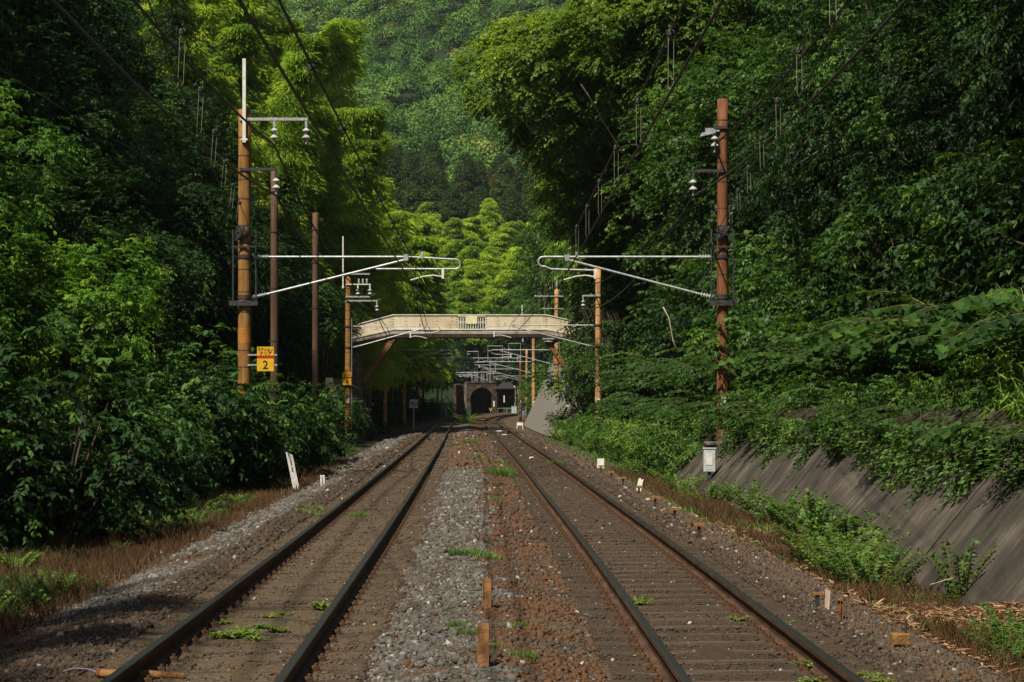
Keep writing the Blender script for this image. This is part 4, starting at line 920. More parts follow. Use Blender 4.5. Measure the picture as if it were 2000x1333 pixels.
# black jumper cable with white insulators right of the bridge leg
o = empty('jumper_cable', (3.2, 138, 3.0)); tag(o, 'black looping jumper cable with white insulators below the right end of the bridge', 'cable')
m = MB(); m.tube([(-.9 + .1 * k, 0, .1 - .65 * math.sin(math.pi * k / 13)) for k in range(14)] + [(.4 + .12 * k, 0, .1 - .75 * math.sin(math.pi * k / 10) + .05 * k) for k in range(1, 11)], .035, 6); m.build('cable', 'wire', o, smooth=True)
for x, z in ((-.95, .2), (-.85, -.3), (1.55, .55)):
    m = MB(); m.lathe((x, -.03, z - .1), [(.02, 0), (.1, .04), (.12, .1), (.1, .16), (.02, .2)], 12); m.build('insulator', 'porcelain', o)

# ---------------------------------------------------------------- gantry
o = empty('signal_gantry', (-5, 238, 0)); tag(o, 'grey lattice gantry beam spanning both tracks before the tunnel', 'gantry')
m = MB(); x0, x1 = -5.6, 6.0
for z in (6.45, 6.9):
    for yy in (-.2, .2): m.tube([(x0, yy, z), (x1, yy, z)], .045, 6)
k = 0; x = x0
while x < x1 - .4:
    for yy in (-.2, .2): m.tube([(x, yy, 6.45 if k % 2 else 6.9), (x + .5, yy, 6.9 if k % 2 else 6.45)], .02, 4)
    x += .5; k += 1
m.build('lattice_beam', 'steel', o)
for a, b, h in ((-.2, 1.1, .75), (2.2, 3.9, 1.4), (4.6, 6.0, 1.7), (-2.6, -1.5, .9)):
    m = MB(); m.tube([(a, -.25, 6.5), (a, -.25, 6.9 + h), (b, -.25, 6.9 + h), (b, -.25, 6.5)], .035, 6); m.tube([(a, -.25, 6.9 + h * .6), (a + .3, -.25, 6.9 + h * .6)], .03, 5); m.build('arm_frame', 'steel', o)
for x in (.35, 3.1): 
    m = MB(); m.tube([(x, 0, 6.4), (x, 0, 5.1)], .05, 6); m.tube([(x - .6, 0, 5.1), (x + .6, 0, 5.1)], .03, 6); m.build('drop_post', 'steel', o)
for k, (x, y, s, rc_) in enumerate(((float(cl(236)) - 3.2, 236.2, 1, 5.2), (1.0, 236.4, -1, 4.6), (-2.8, 262, -1, 4.4), (-9.2, 268, 1, 4.8), (3.3, 300, -1, 6.0))):
    q = empty('drop_cantilever', (x, y, 0)); tag(q, 'far white cantilever arm number %s from the gantry towards the tunnel' % ['one', 'two', 'three', 'four', 'five'][k], 'cantilever', 'far cantilever arms before the tunnel')
    q['label'] = ['white cantilever arm hung at the left end of the gantry beam', 'white cantilever arm hung at the right end of the gantry beam', 'far white cantilever arm over the right track behind the gantry', 'far white cantilever arm over the left track behind the gantry', 'farthest white cantilever arm in front of the tunnel hut'][k]
    cantilever(q, s, rc_, k % 2 == 0, 0)
    m = MB(); m.tube([(0, 0, -.3 if k > 2 else 4.3), (0, 0, 7.2)], .07, 8); m.build('drop_post', 'steel', q)

# ---------------------------------------------------------------- tunnel portal, hut and small far things
TY = 351.0
tp = empty('tunnel_portal', (-5.2, TY, -.3)); tag(tp, 'old stone tunnel portal with a black arched mouth at the end of the left track', 'tunnel')
W = 1.95; sp = 2.55                       # half width, spring height
arch = [(-W, 0)] + [(-W, sp)] + [(W * math.cos(a) * -1, sp + W * 1.02 * math.sin(a)) for a in np.linspace(.12, math.pi - .12, 22)] + [(W, sp), (W, 0)]
outer = [(-3.9, 0), (-3.9, 4.2), (-3.6, 5.25), (2.6, 5.35), (2.6, 0)]
m = MB()
top_pts = arch[1:-1]
# facade as quads between the arch line and the outline
for (xa, za), (xb, zb_) in zip(top_pts[:-1], top_pts[1:]): m.prism([(xa, za), (xb, zb_), (xb, 5.3), (xa, 5.3)], 0, .7)
m.box(-3.0, -W, 0, .7, 0, 5.3); m.box(W, 2.6, 0, .7, 0, 5.3); m.build('facade', 'brick_old', tp)
m = MB()
for (xa, za), (xb, zb_) in zip(top_pts[:-1], top_pts[1:]):
    c = Vector((0, sp)); pa = Vector((xa, za)); pb = Vector((xb, zb_)); ea = (pa - c).normalized() * .38; eb = (pb - c).normalized() * .38
    m.prism([(xa, za), (xb, zb_), (xb + eb.x, zb_ + eb.y), (xa + ea.x, za + ea.y)], -.08, 0)
m.build('arch_ring', 'brick_old', tp)
m = MB(); m.box(-3.1, 2.7, -.12, .8, 5.3, 5.6); m.build('coping', 'brick_old', tp)
m = MB(); m.box(-3.0, -2.55, -.1, 0, 0, 5.3); m.build('pilaster', 'conc', tp)
# receding bore
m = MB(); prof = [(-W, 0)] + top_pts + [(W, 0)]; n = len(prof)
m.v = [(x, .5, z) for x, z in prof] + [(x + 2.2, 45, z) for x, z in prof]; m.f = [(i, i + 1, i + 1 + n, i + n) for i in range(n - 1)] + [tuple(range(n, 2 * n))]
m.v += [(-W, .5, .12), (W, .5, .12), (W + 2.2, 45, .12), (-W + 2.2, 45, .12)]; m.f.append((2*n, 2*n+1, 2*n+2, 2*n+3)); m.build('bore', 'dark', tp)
# curved wing wall on the left
m = MB(); pts = [(-3.0, 0.2), (-3.5, -.3), (-4.0, -1.4), (-4.3, -2.9)]
for (xa, ya), (xb, yb) in zip(pts[:-1], pts[1:]): m.add([(xa, ya, 0), (xb, yb, 0), (xb, yb, 4.9), (xa, ya, 5.2), (xa - .5, ya + .3, 0), (xb - .5, yb + .3, 0), (xb - .5, yb + .3, 4.9), (xa - .5, ya + .3, 5.2)], [(0, 1, 2, 3), (4, 7, 6, 5), (3, 2, 6, 7), (0, 4, 5, 1), (1, 5, 6, 2), (0, 3, 7, 4)])
m.build('wing_wall', 'brick_red', tp)
h = empty('tunnel_hut', (-.9, 349.5, -.3)); tag(h, 'dark open-fronted hut with a hipped roof right of the tunnel mouth', 'hut')
m = MB(); m.box(-1.75, -1.55, 0, 3, 0, 4.4); m.box(1.5, 1.7, 0, 3, 0, 4.4); m.box(-1.55, 1.5, 2.8, 3, 0, 4.4); m.box(-1.55, 1.5, 0, .15, 3.9, 4.4); m.build('walls', 'black_wood', h)
m = MB(); m.add([(-2.0, -.4, 4.4), (1.95, -.4, 4.4), (1.95, 3.4, 4.4), (-2.0, 3.4, 4.4), (-.6, 1.5, 5.55), (.5, 1.5, 5.55), (-2.0, -.4, 4.3), (1.95, -.4, 4.3), (1.95, 3.4, 4.3), (-2.0, 3.4, 4.3)], [(0, 1, 5, 4), (1, 2, 5), (2, 3, 4, 5), (3, 0, 4), (6, 7, 1, 0), (7, 8, 2, 1), (8, 9, 3, 2), (9, 6, 0, 3), (9, 8, 7, 6)]); m.build('roof', 'roof_slate', h)
m = MB(); m.tube([(-1.5, -.3, 1.0), (1.6, -.3, 1.0)], .03, 6); m.tube([(-1.5, -.3, 0), (-1.5, -.3, 1.0)], .03, 6); m.tube([(0, -.3, 0), (0, -.3, 1.0)], .03, 6); m.build('guard_rail', 'steel', h)
m = MB(); m.box(-.55, -.35, -.05, .0, 2.0, 3.2); m.build('lamp_tube', 'white', h)
o = empty('marker_post', (-3.05, 345, -.3)); tag(o, 'slim post with a white striped marker beside the tunnel mouth', 'marker')
m = MB(); m.tube([(0, 0, 0), (0, 0, 1.6)], .05, 6); m.build('post', 'steel_dark', o); m = MB(); m.box(-.1, .1, -.06, -.02, 1.3, 2.25); m.build('board', 'bright_white', o)
o = empty('yellow_marker', (-3.55, 338, -.3)); tag(o, 'tiny yellow V-shaped marker low in front of the tunnel mouth', 'marker')
m = MB(); m.prism([(0, .5), (.05, .5), (.3, 1.1), (.16, 1.1), (.02, .75), (-.12, 1.1), (-.26, 1.1)], -.02, .02); m.build('board', 'yellow', o); m = MB(); m.tube([(0, .04, 0), (0, .04, .8)], .03, 6); m.build('post', 'steel_dark', o)
o = empty('relay_cabinet', (.35, 330, -.35)); tag(o, 'light grey relay cabinet beside the far hut', 'cabinet')
m = MB(); m.box(-.42, .42, -.3, .3, .1, 1.4); m.build('case', 'pale_metal', o, bevel=.03); m = MB(); m.box(-.46, .46, -.34, .34, 1.4, 1.47); m.build('lid', 'pale_metal', o); m = MB(); m.box(-.38, .38, -.25, .25, 0, .1); m.build('base', 'conc', o)
m = MB(); m.box(.02, .04, -.31, -.301, .2, 1.3); m.build('door_seam', 'steel_dark', o)
o = empty('lamp_post', (.55, 334, -.35)); tag(o, 'slender grey lamp post behind the relay cabinet', 'lamp post')
m = MB(); m.tube([(0, 0, 0), (0, 0, 4.8)], .06, 8); m.build('post', 'steel', o); m = MB(); m.lathe((-.12, -.1, 4.5), [(.02, 0), (.14, .05), (.14, .15), (.03, .22)], 10); m.build('lamp', 'steel_white', o); m = MB(); m.box(-.14, 0, -.12, -.06, 1.5, 2.1); m.build('switch_box', 'steel', o)
o = empty('green_board', (1.5, 290, -.35)); tag(o, 'pale green board on two posts right of the tunnel hut', 'sign')
m = MB(); m.box(-.72, .72, -.02, .02, 3.3, 3.85); m.build('board', 'green_sign', o)
for x in (-.6, .6): m = MB(); m.tube([(x, .05, 0), (x, .05, 3.6)], .035, 6); m.build('post', 'steel', o)
o = empty('round_signal', (1.95, 268, -.3)); tag(o, 'small black disc with a yellow ring near the far orange mast', 'signal')
m = MB(); m.lathe((0, 0, 3.0), [(.2, 0), (.2, .03)], 18, (0, 1, 0)); m.build('disc', 'yellow', o); m = MB(); m.lathe((0, -.02, 3.0), [(.12, 0), (.12, .03)], 18, (0, 1, 0)); m.build('face', 'black', o); m = MB(); m.tube([(0, .05, 0), (0, .05, 3.1)], .03, 6); m.build('post', 'steel_dark', o)
o = empty('blue_drum', (1.75, 300, -.35)); tag(o, 'small blue plastic drum at the foot of the slim far mast', 'drum')
m = MB(); m.lathe((0, 0, 0), [(.24, 0), (.27, .05), (.27, .35), (.285, .37), (.27, .4), (.27, .75), (.24, .8)], 16); m.build('body', 'blue', o); m = MB(); m.lathe((0, 0, .8), [(.25, 0), (.25, .04), (.05, .05)], 16); m.build('lid', 'blue', o)
o = empty('trestle', (.62, 160, -.35)); tag(o, 'small white two-legged trestle board beside the right track before the far mast', 'trestle')
m = MB(); m.box(-.24, .24, -.03, .03, .32, .56); m.build('board', 'bright_white', o)
for x in (-.2, .2): m = MB(); m.beam((x, 0, .34), (x * 1.2, -.05, -.05), .05, .05); m.build('leg', 'bright_white', o)

# ---------------------------------------------------------------- retaining walls
def slope_wall(name, fn, ys, base, top, zb, zt, mat, label, ribs=None, th=.35):
    o = empty(name, (0, 0, 0)); tag(o, label, 'wall'); V = []; flow = []; nz = 6
    for y in ys:
        for k in range(nz):
            t = k / (nz - 1); x = float(fn(y)) + base(y) + (top(y) - base(y)) * t; z = zb + (zt(y) - zb) * t; V.append((x, y, z)); flow.append((y, t * 3, 0))
    b = len(V); n = len(ys)
    for y in ys: V += [(float(fn(y)) + top(y) + .35 * (1 if top(y) > 0 else -1), y, zt(y)), (float(fn(y)) + top(y) + .35 * (1 if top(y) > 0 else -1), y, zb)]; flow += [(y, 3.2, 0)] * 2
    f = [(j * nz + k, (j + 1) * nz + k, (j + 1) * nz + k + 1, j * nz + k + 1) for j in range(n - 1) for k in range(nz - 1)]
    f += [(j * nz + nz - 1, (j + 1) * nz + nz - 1, b + 2 * (j + 1), b + 2 * j) for j in range(n - 1)] + [(b + 2 * j, b + 2 * j + 2, b + 2 * j + 3, b + 2 * j + 1) for j in range(n - 1)]
    for j in (0, n - 1): f.append(tuple(j * nz + k for k in range(nz)) + (b + 2 * j, b + 2 * j + 1))
    me = bpy.data.meshes.new('wall_face'); me.from_pydata(V, [], f); a = me.attributes.new('flow', 'FLOAT_VECTOR', 'POINT'); a.data.foreach_set('vector', np.array(flow, np.float32).ravel()); me.materials.append(M[mat])
    link(bpy.data.objects.new('wall_face', me), o)
    if ribs:
        for y in ribs:
            m = MB(); x0 = float(fn(y)) + base(y); x1 = float(fn(y)) + top(y); m.beam((x0, y, zb), (x1, y, zt(y)), .5, .3, (0, 1, 0)); m.build('rib', mat, o)
            for v in o.children[-1].data.vertices: pass
    return o
slope_wall('retaining_wall', cr, np.arange(11, 57.1, 1.0), lambda y: 3.32, lambda y: 4.8, -.45, lambda y: 1.32 + .12 * math.sin(y * .35), 'wall_dark', 'long sloping concrete wall stained with dark streaks at the foot of the right bank')
w_ = bpy.data.objects['retaining_wall']
for y in np.arange(13.5, 56, 6.0):
    m = MB(); b0 = float(cr(y)); m.beam((b0 + 3.325, y, -.44), (b0 + 4.79, y, 1.30 + .12 * math.sin(y * .35)), .018, .02, (0, 1, 0)); m.build('expansion_joint', 'black', w_)
    for dy, t in ((1.6, .3), (4.3, .3), (3.0, .62)):
        yy = y + dy; b1 = float(cr(yy)); zt1 = 1.32 + .12 * math.sin(yy * .35); p = Vector((b1 + 3.32 + 1.48 * t, yy, -.45 + (zt1 + .45) * t)); m = MB(); m.tube([p + Vector((-.012, 0, .01)), p + Vector((.1, 0, -.02))], .03, 10); m.build('weep_pipe', 'steel_dark', w_)
m = MB()
slope_wall('retaining_wall', cr, np.arange(121, 206, 3.0), lambda y: 3.3, lambda y: 5.5, -.45, lambda y: 5.0 if y < 190 else 4.2, 'wall_pale', 'tall pale grey sloping concrete wall beyond the footbridge on the right', ribs=[134, 142, 150, 158, 166, 174, 182, 190])
slope_wall('retaining_wall', cl, np.arange(108, 138, 2.0), lambda y: -4.2, lambda y: -5.4, -.45, lambda y: 3.1, 'wall_dark', 'dark concrete wall under the left end of the footbridge')  # same dark streaked concrete as the near right wall

# ---------------------------------------------------------------- small trackside things
def small(name, loc, label, cat, group=None, rz=0): o = empty(name, loc, rz); return tag(o, label, cat, group)
def zt_(x, y):
    L = float(cl(y)) - 3; Rr = float(cr(y)) + 3
    return bed_z(x, y) if L < x < Rr else terr_z(x, y)
# the two rusty angle posts between the tracks
for px, yb, h, w, lab in ((952, 1166, .27, .072, 'rusty orange steel post between the tracks beside a grass tuft, the farther of two'), (945, 1272, .30, .074, 'rusty orange channel post between the tracks, nearest to the viewer')):
    d = ground_d(yb) * .96; x = (px - 1000) * d / F; o = small('angle_post', (x, d, zt_(x, d) - .04), lab, 'post', 'rusty posts between the tracks', R(-8))
    m = MB(); m.box(-w/2, w/2, -.008, .008, .03, h + .05); m.box(-w/2 - .006, -w/2 + .008, -.008, .075, .03, h + .05); m.build('angle_plate', 'post_rust', o); m = MB(); m.tube([(.03, .03, -.02), (.03, .03, .12)], .012, 8); m.build('ground_rod', 'steel_dark', o)
    m = MB(); m.box(-.1, .12, -.05, .06, -.02, .035); m.build('base_plate', 'rust', o, bevel=.006)
# leaning white plank and short stake on the left verge
o = small('white_stake', (-5.22, 49.6, -.3), 'tall leaning white painted stake with black marks on the left verge', 'stake'); o.rotation_euler = (R(4), R(-11), 0)
m = MB(); m.prism([(-.075, 0), (-.045, .06), (-.02, 0), (.02, .05), (.05, 0), (.075, .1), (.075, .84), (-.075, .95)], -.012, .012); m.build('plank', 'white', o)
m = MB()
for z in (.70, .53): m.box(-.012, .018, -.0145, -.0125, z - .1, z + .03)
m.build('painted_marks', 'black', o)
o = small('boundary_post', (-4.55, 49.4, -.3), 'short grooved grey-white post right of the leaning stake', 'post'); o.rotation_euler = (0, R(-4), 0)
m = MB(); m.box(-.055, -.012, -.04, .04, 0, .36); m.box(.012, .055, -.04, .04, 0, .36); m.box(-.05, .05, .005, .035, 0, .35); m.build('shaft', 'white', o, bevel=.006)
# right verge
o = small('white_marker', (2.62, 60.5, -.3), 'square white marker plate low in the weeds of the right verge', 'marker')
m = MB(); m.box(-.1, .1, -.01, .01, .17, .45); m.build('plate', 'bright_white', o)
m = MB(); m.tube([(0, .02, 0), (0, .02, .3)], .015, 6); m.build('post', 'steel_dark', o)
o = small('white_stake', (2.85, 46.3, -.26), 'short leaning white stub among the weeds on the right verge', 'stake'); o.rotation_euler = (0, R(12), 0)
m = MB(); m.prism([(-.06, .06), (.05, .06), (.05, .36), (.02, .33), (-.03, .37), (-.06, .34)], -.03, .03); m.build('stub', 'bright_white', o, bevel=.005); m = MB(); m.box(-.05, .05, -.035, .035, 0, .07); m.build('dark_foot', 'steel_dark', o)
grp = 'rusty cable stands along the right verge'
stands = [(1174, 905), (1194, 918), (1217, 928), (1248, 946), (1280, 968), (1318, 990), (1365, 1020)]
words = ['farthest rusty cable stand at the white marker plate', 'rusty cable stand just nearer than the white marker plate', 'third rusty cable stand from the far end of the right verge row', 'rusty cable stand beside the short white stub', 'rusty-topped cable stand just nearer than the short white stub', 'rusty-topped cable stand with a dark leg at the red weeds', 'rusty-topped cable stand at the near end of the red weeds']
for (px, py), lab in zip(stands, words):
    d = ground_d(py) * .95; x = (px - 1000) * d / F; o = small('cable_stand', (x, d, zt_(x, d) - .03), lab, 'cable stand', grp)
    m = MB(); m.box(-.02, .02, -.02, .02, 0, .2); m.build('leg', 'steel_dark', o); m = MB(); m.box(-.075, .075, -.05, .05, .2, .25); m.box(-.075, -.06, -.05, .05, .15, .2); m.build('saddle', 'rust_yellow', o, bevel=.004)
d = ground_d(1146) * .96; x = (1597 - 1000) * d / F
o = small('cable_stand', (x, d, zt_(x, d) - .03), 'T-shaped rusty cable stand beside the broken pale stake, nearest of its row', 'cable stand', grp)
m = MB(); m.box(-.018, .018, -.018, .018, 0, .2); m.build('leg', 'steel_dark', o); m = MB(); m.box(-.05, .06, -.03, .03, .165, .195); m.build('saddle', 'rust_yellow', o, bevel=.004); m = MB(); m.box(-.035, .035, -.01, .01, .21, .225); m.tube([(0, 0, .19), (0, 0, .215)], .008, 6); m.build('clip', 'steel_dark', o)
o = small('broken_stake', (x + .085, d, zt_(x + .08, d) - .03), 'broken pale wooden stake with a split foot beside the T-shaped stand', 'stake'); o.rotation_euler = (0, R(3), 0)
m = MB(); m.prism([(-.02, .0), (-.008, .0), (-.002, .07), (.006, .0), (.022, .02), (.024, .21), (-.026, .22), (-.024, .12)], -.009, .009); m.build('split_board', 'pale_wood', o)
d = ground_d(1162) * .95; x = (1641 - 1000) * d / F
o = small('rusty_stub', (x, d, zt_(x, d) - .04), 'short rusty steel post right of the broken pale stake', 'post'); m = MB(); m.box(-.024, .024, -.004, .004, 0, .22); m.box(-.004, .004, -.02, .02, 0, .22); m.build('angle_bar', 'rust', o); m = MB(); m.box(-.028, .028, -.022, .022, .2195, .226); m.build('cap', 'rust', o)
d = ground_d(1207) * .95; x = (1758 - 1000) * d / F
o = small('ground_box', (x, d, zt_(x, d) - .03), 'rusty low box with an upright rod at the corner of the brown weeds', 'box')
m = MB(); m.box(-.075, .075, -.06, .06, .06, .15); m.build('case', 'rust_yellow', o, bevel=.008); m = MB(); m.box(-.03, .03, -.03, .03, 0, .06); m.build('foot', 'steel_dark', o); m = MB(); m.tube([(.045, 0, .15), (.045, 0, .26)], .009, 6); m.build('rod', 'steel_dark', o)
# beacons and pale scraps on the right track
for px, py, w, lab in ((975, 841, .34, 'far flat white plate lying between the right rails'), (985, 848, .28, 'flat white plate just nearer than the first far one between the right rails'), (957, 827, .3, 'farthest flat white plate between the right rails at the bend'), (1038, 893, .14, 'small pale block between the right rails')):
    d = ground_d(py) * 1.05; x = (px - 1000) * d / F; o = small('track_plate', (x, d, -.16), lab, 'plate', 'pale plates between the right rails')
    m = MB(); m.box(-w/2, w/2, -.16, .16, 0, .05 if w > .2 else .07); m.build('plate', 'bright_white', o, bevel=.008)
    m = MB(); m.box(-w/2 - .05, w/2 + .05, -.2, .2, -.03, 0); m.build('bed_plate', 'steel_dark', o)
# thin dark line along the six-foot, pipe and hose at the near left
wire('ground_line', [(-.95, 30, -.11), (-1.0, 38, -.10), (-1.15, 48, -.10), (-1.28, 60, -.09)], .013, 'wire', 'thin dark line running over the stones between the tracks', 'cable', 0)
for k, v in enumerate([(-1.02, 41.5), (-.99, 36)]): pass
d = ground_d(1268) * .97
o = small('conduit_pipe', ((195 - 1000) * d / F, d, -.14), 'rusty orange conduit pipe poking from the stones left of the left track', 'pipe')
m = MB(); m.tube([(0, 0, .02), (.35, .02, .01), (.60, .03, -.01)], .03, 10); m.build('pipe', 'rust_yellow', o, smooth=True); m = MB(); m.tube([(0, 0, .02), (-.02, 0, .02)], .036, 10); m.build('rim', 'rust', o)
wire('pale_hose', [((115 - 1000) * d / F, d + .15, -.13), ((150 - 1000) * d / F, d + .1, -.10), ((190 - 1000) * d / F, d + .02, -.12)], .008, 'hose', 'thin pale violet hose lying on the stones at the near left', 'hose', -.01)
o = small('timber_offcut', (-2.24, ground_d(1285) * .965, -.15), 'broken timber offcut with an orange edge between the left rails', 'timber', rz=R(3)); m = MB(); m.box(-.42, .40, -.06, .06, -.03, .03); m.build('beam', 'sleeper', o, bevel=.012); m = MB(); m.box(.0, .13, -.066, -.061, -.02, .025); m.build('fresh_edge', 'rust_yellow', o)
d = ground_d(1143) * .98; wire('dead_cane', [((172 - 1000) * d / F, d - .3, -.30), ((230 - 1000) * d / F, d, -.25), ((297 - 1000) * d / F, d + .25, -.23)], .009, 'pale_wood', 'long pale dead cane lying at the edge of the dry grass on the left', 'cane', 0)
d = 22.5; wire('dead_cane', [((1745 - 1000) * d / F, d - 2, .0), ((1745 - 1000) * d / F + .25, d - 1.9, .06)], .004, 'pale_wood', 'thin fallen cane among the brown weeds on the right', 'cane', 0)

# ---------------------------------------------------------------- particular trees and plants
random.seed(19)
# the big lit camphor leaning out over the right track
def camphor_at(x, y, z, base, label, scale=1.0, key='camphor', lean_parts=True):
    o = empty('tree', base); tag(o, label, 'tree')
    cr_ = bpy.data.objects.new('crown', PR[key][0][1]); link(cr_, o); s = scale
    cr_.location = (x - base[0], y - base[1], z - base[2] - 7.5 * s); cr_.scale = (s, s, s); cr_.rotation_euler = (0, 0, random.uniform(0, 6))
    m = MB(); e = Vector((x - base[0], y - base[1], z - base[2])); p = [Vector((0, 0, -.8)), Vector((e.x * .12, e.y * .1, e.z * .3)), Vector((e.x * .45, e.y * .4, e.z * .66)), e]
    m.tube(p, [.42, .34, .24, .08], 9)
    g = random.Random(5)
    for k in range(16):
        b = p[1].lerp(p[2], g.random()) if k % 2 else p[2].lerp(p[3], g.random()); t = e + Vector((g.uniform(-4.2, 4.2), g.uniform(-4, 4), g.uniform(-2.6, 2.4))) * s; m.tube([b, (b + t) / 2 + Vector((0, 0, .5)), t], [.13, .08, .02], 6)
    link(bpy.data.objects.new('trunk', mesh_of(m, 'trunk', 'bark')), o)
camphor_at(3.4, 102, 18.3, (8.2, 104, 3.2), 'large sunlit yellow-green camphor tree leaning out over the right track at the top', 1.0)
camphor_at(6.0, 108, 13.6, (9.6, 110, 4.2), 'darker camphor tree hanging over the line just below the sunlit one', .85, 'camphor')
camphor_at(7.5, 97, 19.5, (11.5, 99, 5.2), 'tall camphor crown directly right of the sunlit leaning one', .95, 'camphor')
for x, y, z, s, k in ((6.8, 107, 1.5, 1.15, 'mid_tree1'), (7.2, 116, 2.5, 1.35, 'lit_tree0'), (7.8, 121, 4.5, 1.5, 'mid_tree2'), (6.6, 156, 4.5, (1.25, 1.25, 1.9), 'mid_tree0'), (7.0, 164, 4.5, (1.3, 1.3, 2.1), 'lit_tree1'), (6.2, 172, 4.5, (1.3, 1.3, 2.2), 'lit_tree2'), (8.5, 160, 5, (1.5, 1.5, 2.4), 'mid_tree1'), (5.9, 184, 4, (1.4, 1.4, 2.0), 'mid_tree0'), (7.5, 192, 4, (1.5, 1.5, 2.4), 'lit_tree0'), (9.6, 94, 3.5, 1.3, 'mid_tree1'), (8.8, 104, 3.5, (1.3, 1.3, 1.4), 'mid_tree0'), (8.2, 113, 4, (1.3, 1.3, 1.5), 'mid_tree2'), (10.5, 88, 5, 1.4, 'mid_tree2')):
    inst(k, 'tree', (x, y, z), 'lighter green tree crowding the right end of the footbridge', 'tree', 'trees crowding the right end of the footbridge', s)
# bamboo on the left bank
B1 = [(-16.5, 125, 2.1), (-17.6, 131, 2.2), (-15.4, 129, 1.95), (-18.6, 137, 2.25), (-19.4, 127, 2.2), (-21, 133, 2.3), (-14.6, 135, 1.9), (-17.2, 143, 2.1), (-10.6, 146, 1.3), (-12.2, 140, 1.5), (-13.0, 150, 1.7), (-12.4, 131, 1.45), (-14.2, 138, 1.75), (-15.4, 148, 1.8), (-16, 127, 1.6), (-17.8, 146, 1.85), (-10.9, 160, 1.3), (-12.6, 166, 1.5), (-11.2, 172, 1.4), (-19.5, 133, 1.7), (-14.8, 160, 1.7), (-11.8, 128, 1.62), (-13.4, 126, 1.6), (-11.0, 134, 1.5), (-12.6, 136, 1.62), (-14.6, 132, 1.7), (-10.4, 142, 1.42), (-11.6, 148, 1.5), (-13.6, 145, 1.6), (-15.6, 140, 1.65), (-17, 134, 1.6), (-12.0, 156, 1.45), (-14.2, 154, 1.6), (-16.6, 150, 1.7), (-15, 122, 1.5), (-18.5, 128, 1.6), (-16.5, 116, 1.45), (-14.6, 110, 1.3), (-19.5, 140, 1.7), (-18, 110, 1.4), (-20.5, 120, 1.55), (-10.0, 130, .95), (-9.9, 138, 1.05), (-10.6, 152, 1.1)]
for x, y, s in B1:
    inst(rk('bamboo', 4), 'bamboo', on_ground(x, y, -.3), 'tall feathery bamboo in the grove behind the left end of the footbridge', 'bamboo', 'bamboo grove behind the left end of the footbridge', (s * 1.0, s * 1.0, s * random.uniform(.86, 1.04)))
for k in range(34):
    y = 176 + k * 3.9 + random.uniform(-2, 2); x = float(cl(y)) - random.uniform(5.2, 9.5) - (k % 3) * 2.6; s = random.uniform(1.3, 1.75) + (k % 3) * .2
    inst(rk('far_bamboo', 2), 'bamboo', on_ground(x, y, -.3), 'bright yellow-green bamboo on the left bank past the footbridge', 'bamboo', 'bright bamboo past the footbridge', (s, s, s * .95))
# wooded end of the valley above the tunnel
random.seed(4)
rows = [(357, 8), (366, 8), (378, 9), (392, 9), (408, 9), (426, 9), (446, 10), (468, 10), (492, 10), (518, 10)]
for y, n in rows:
    for k in range(n):
        px = 690 + (1150 - 690) * (k + random.uniform(.1, .9)) / n; x = (px - 1000) * y / F; yy = y + random.uniform(-5, 5) if y > 370 else y; loc = (x, yy, hill_z(x, yy) - .4)
        if y > 460: inst(rk('conifer', 2), 'tree', loc, 'dark conifer in the belt below the far mountain', 'tree', 'conifers in the belt below the far mountain', random.uniform(1.0, 1.35))
        elif px < 960 and random.random() < (.8 if px < 900 else .4):
            s = random.uniform(.95, 1.3); inst(rk('far_bamboo', 2), 'bamboo', loc, 'yellow-green bamboo on the rise above the tunnel', 'bamboo', 'bamboo on the rise above the tunnel', (s * 1.2, s * 1.2, s))
        else:
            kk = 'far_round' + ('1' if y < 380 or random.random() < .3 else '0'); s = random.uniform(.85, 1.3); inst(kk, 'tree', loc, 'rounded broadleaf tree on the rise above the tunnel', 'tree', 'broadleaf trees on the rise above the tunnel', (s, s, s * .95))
inst('far_round0', 'tree', (-1.2, 505, hill_z(-1.2, 505) + 4), 'broad crown with an orange-brown tinge below the conifers', 'tree', None, (1.5, 1.2, .8)).children[0].data = (lambda me: (me.materials.clear(), me.materials.append(M['leaf_rust']), me)[2])(PR['far_round0'][0][1].copy())

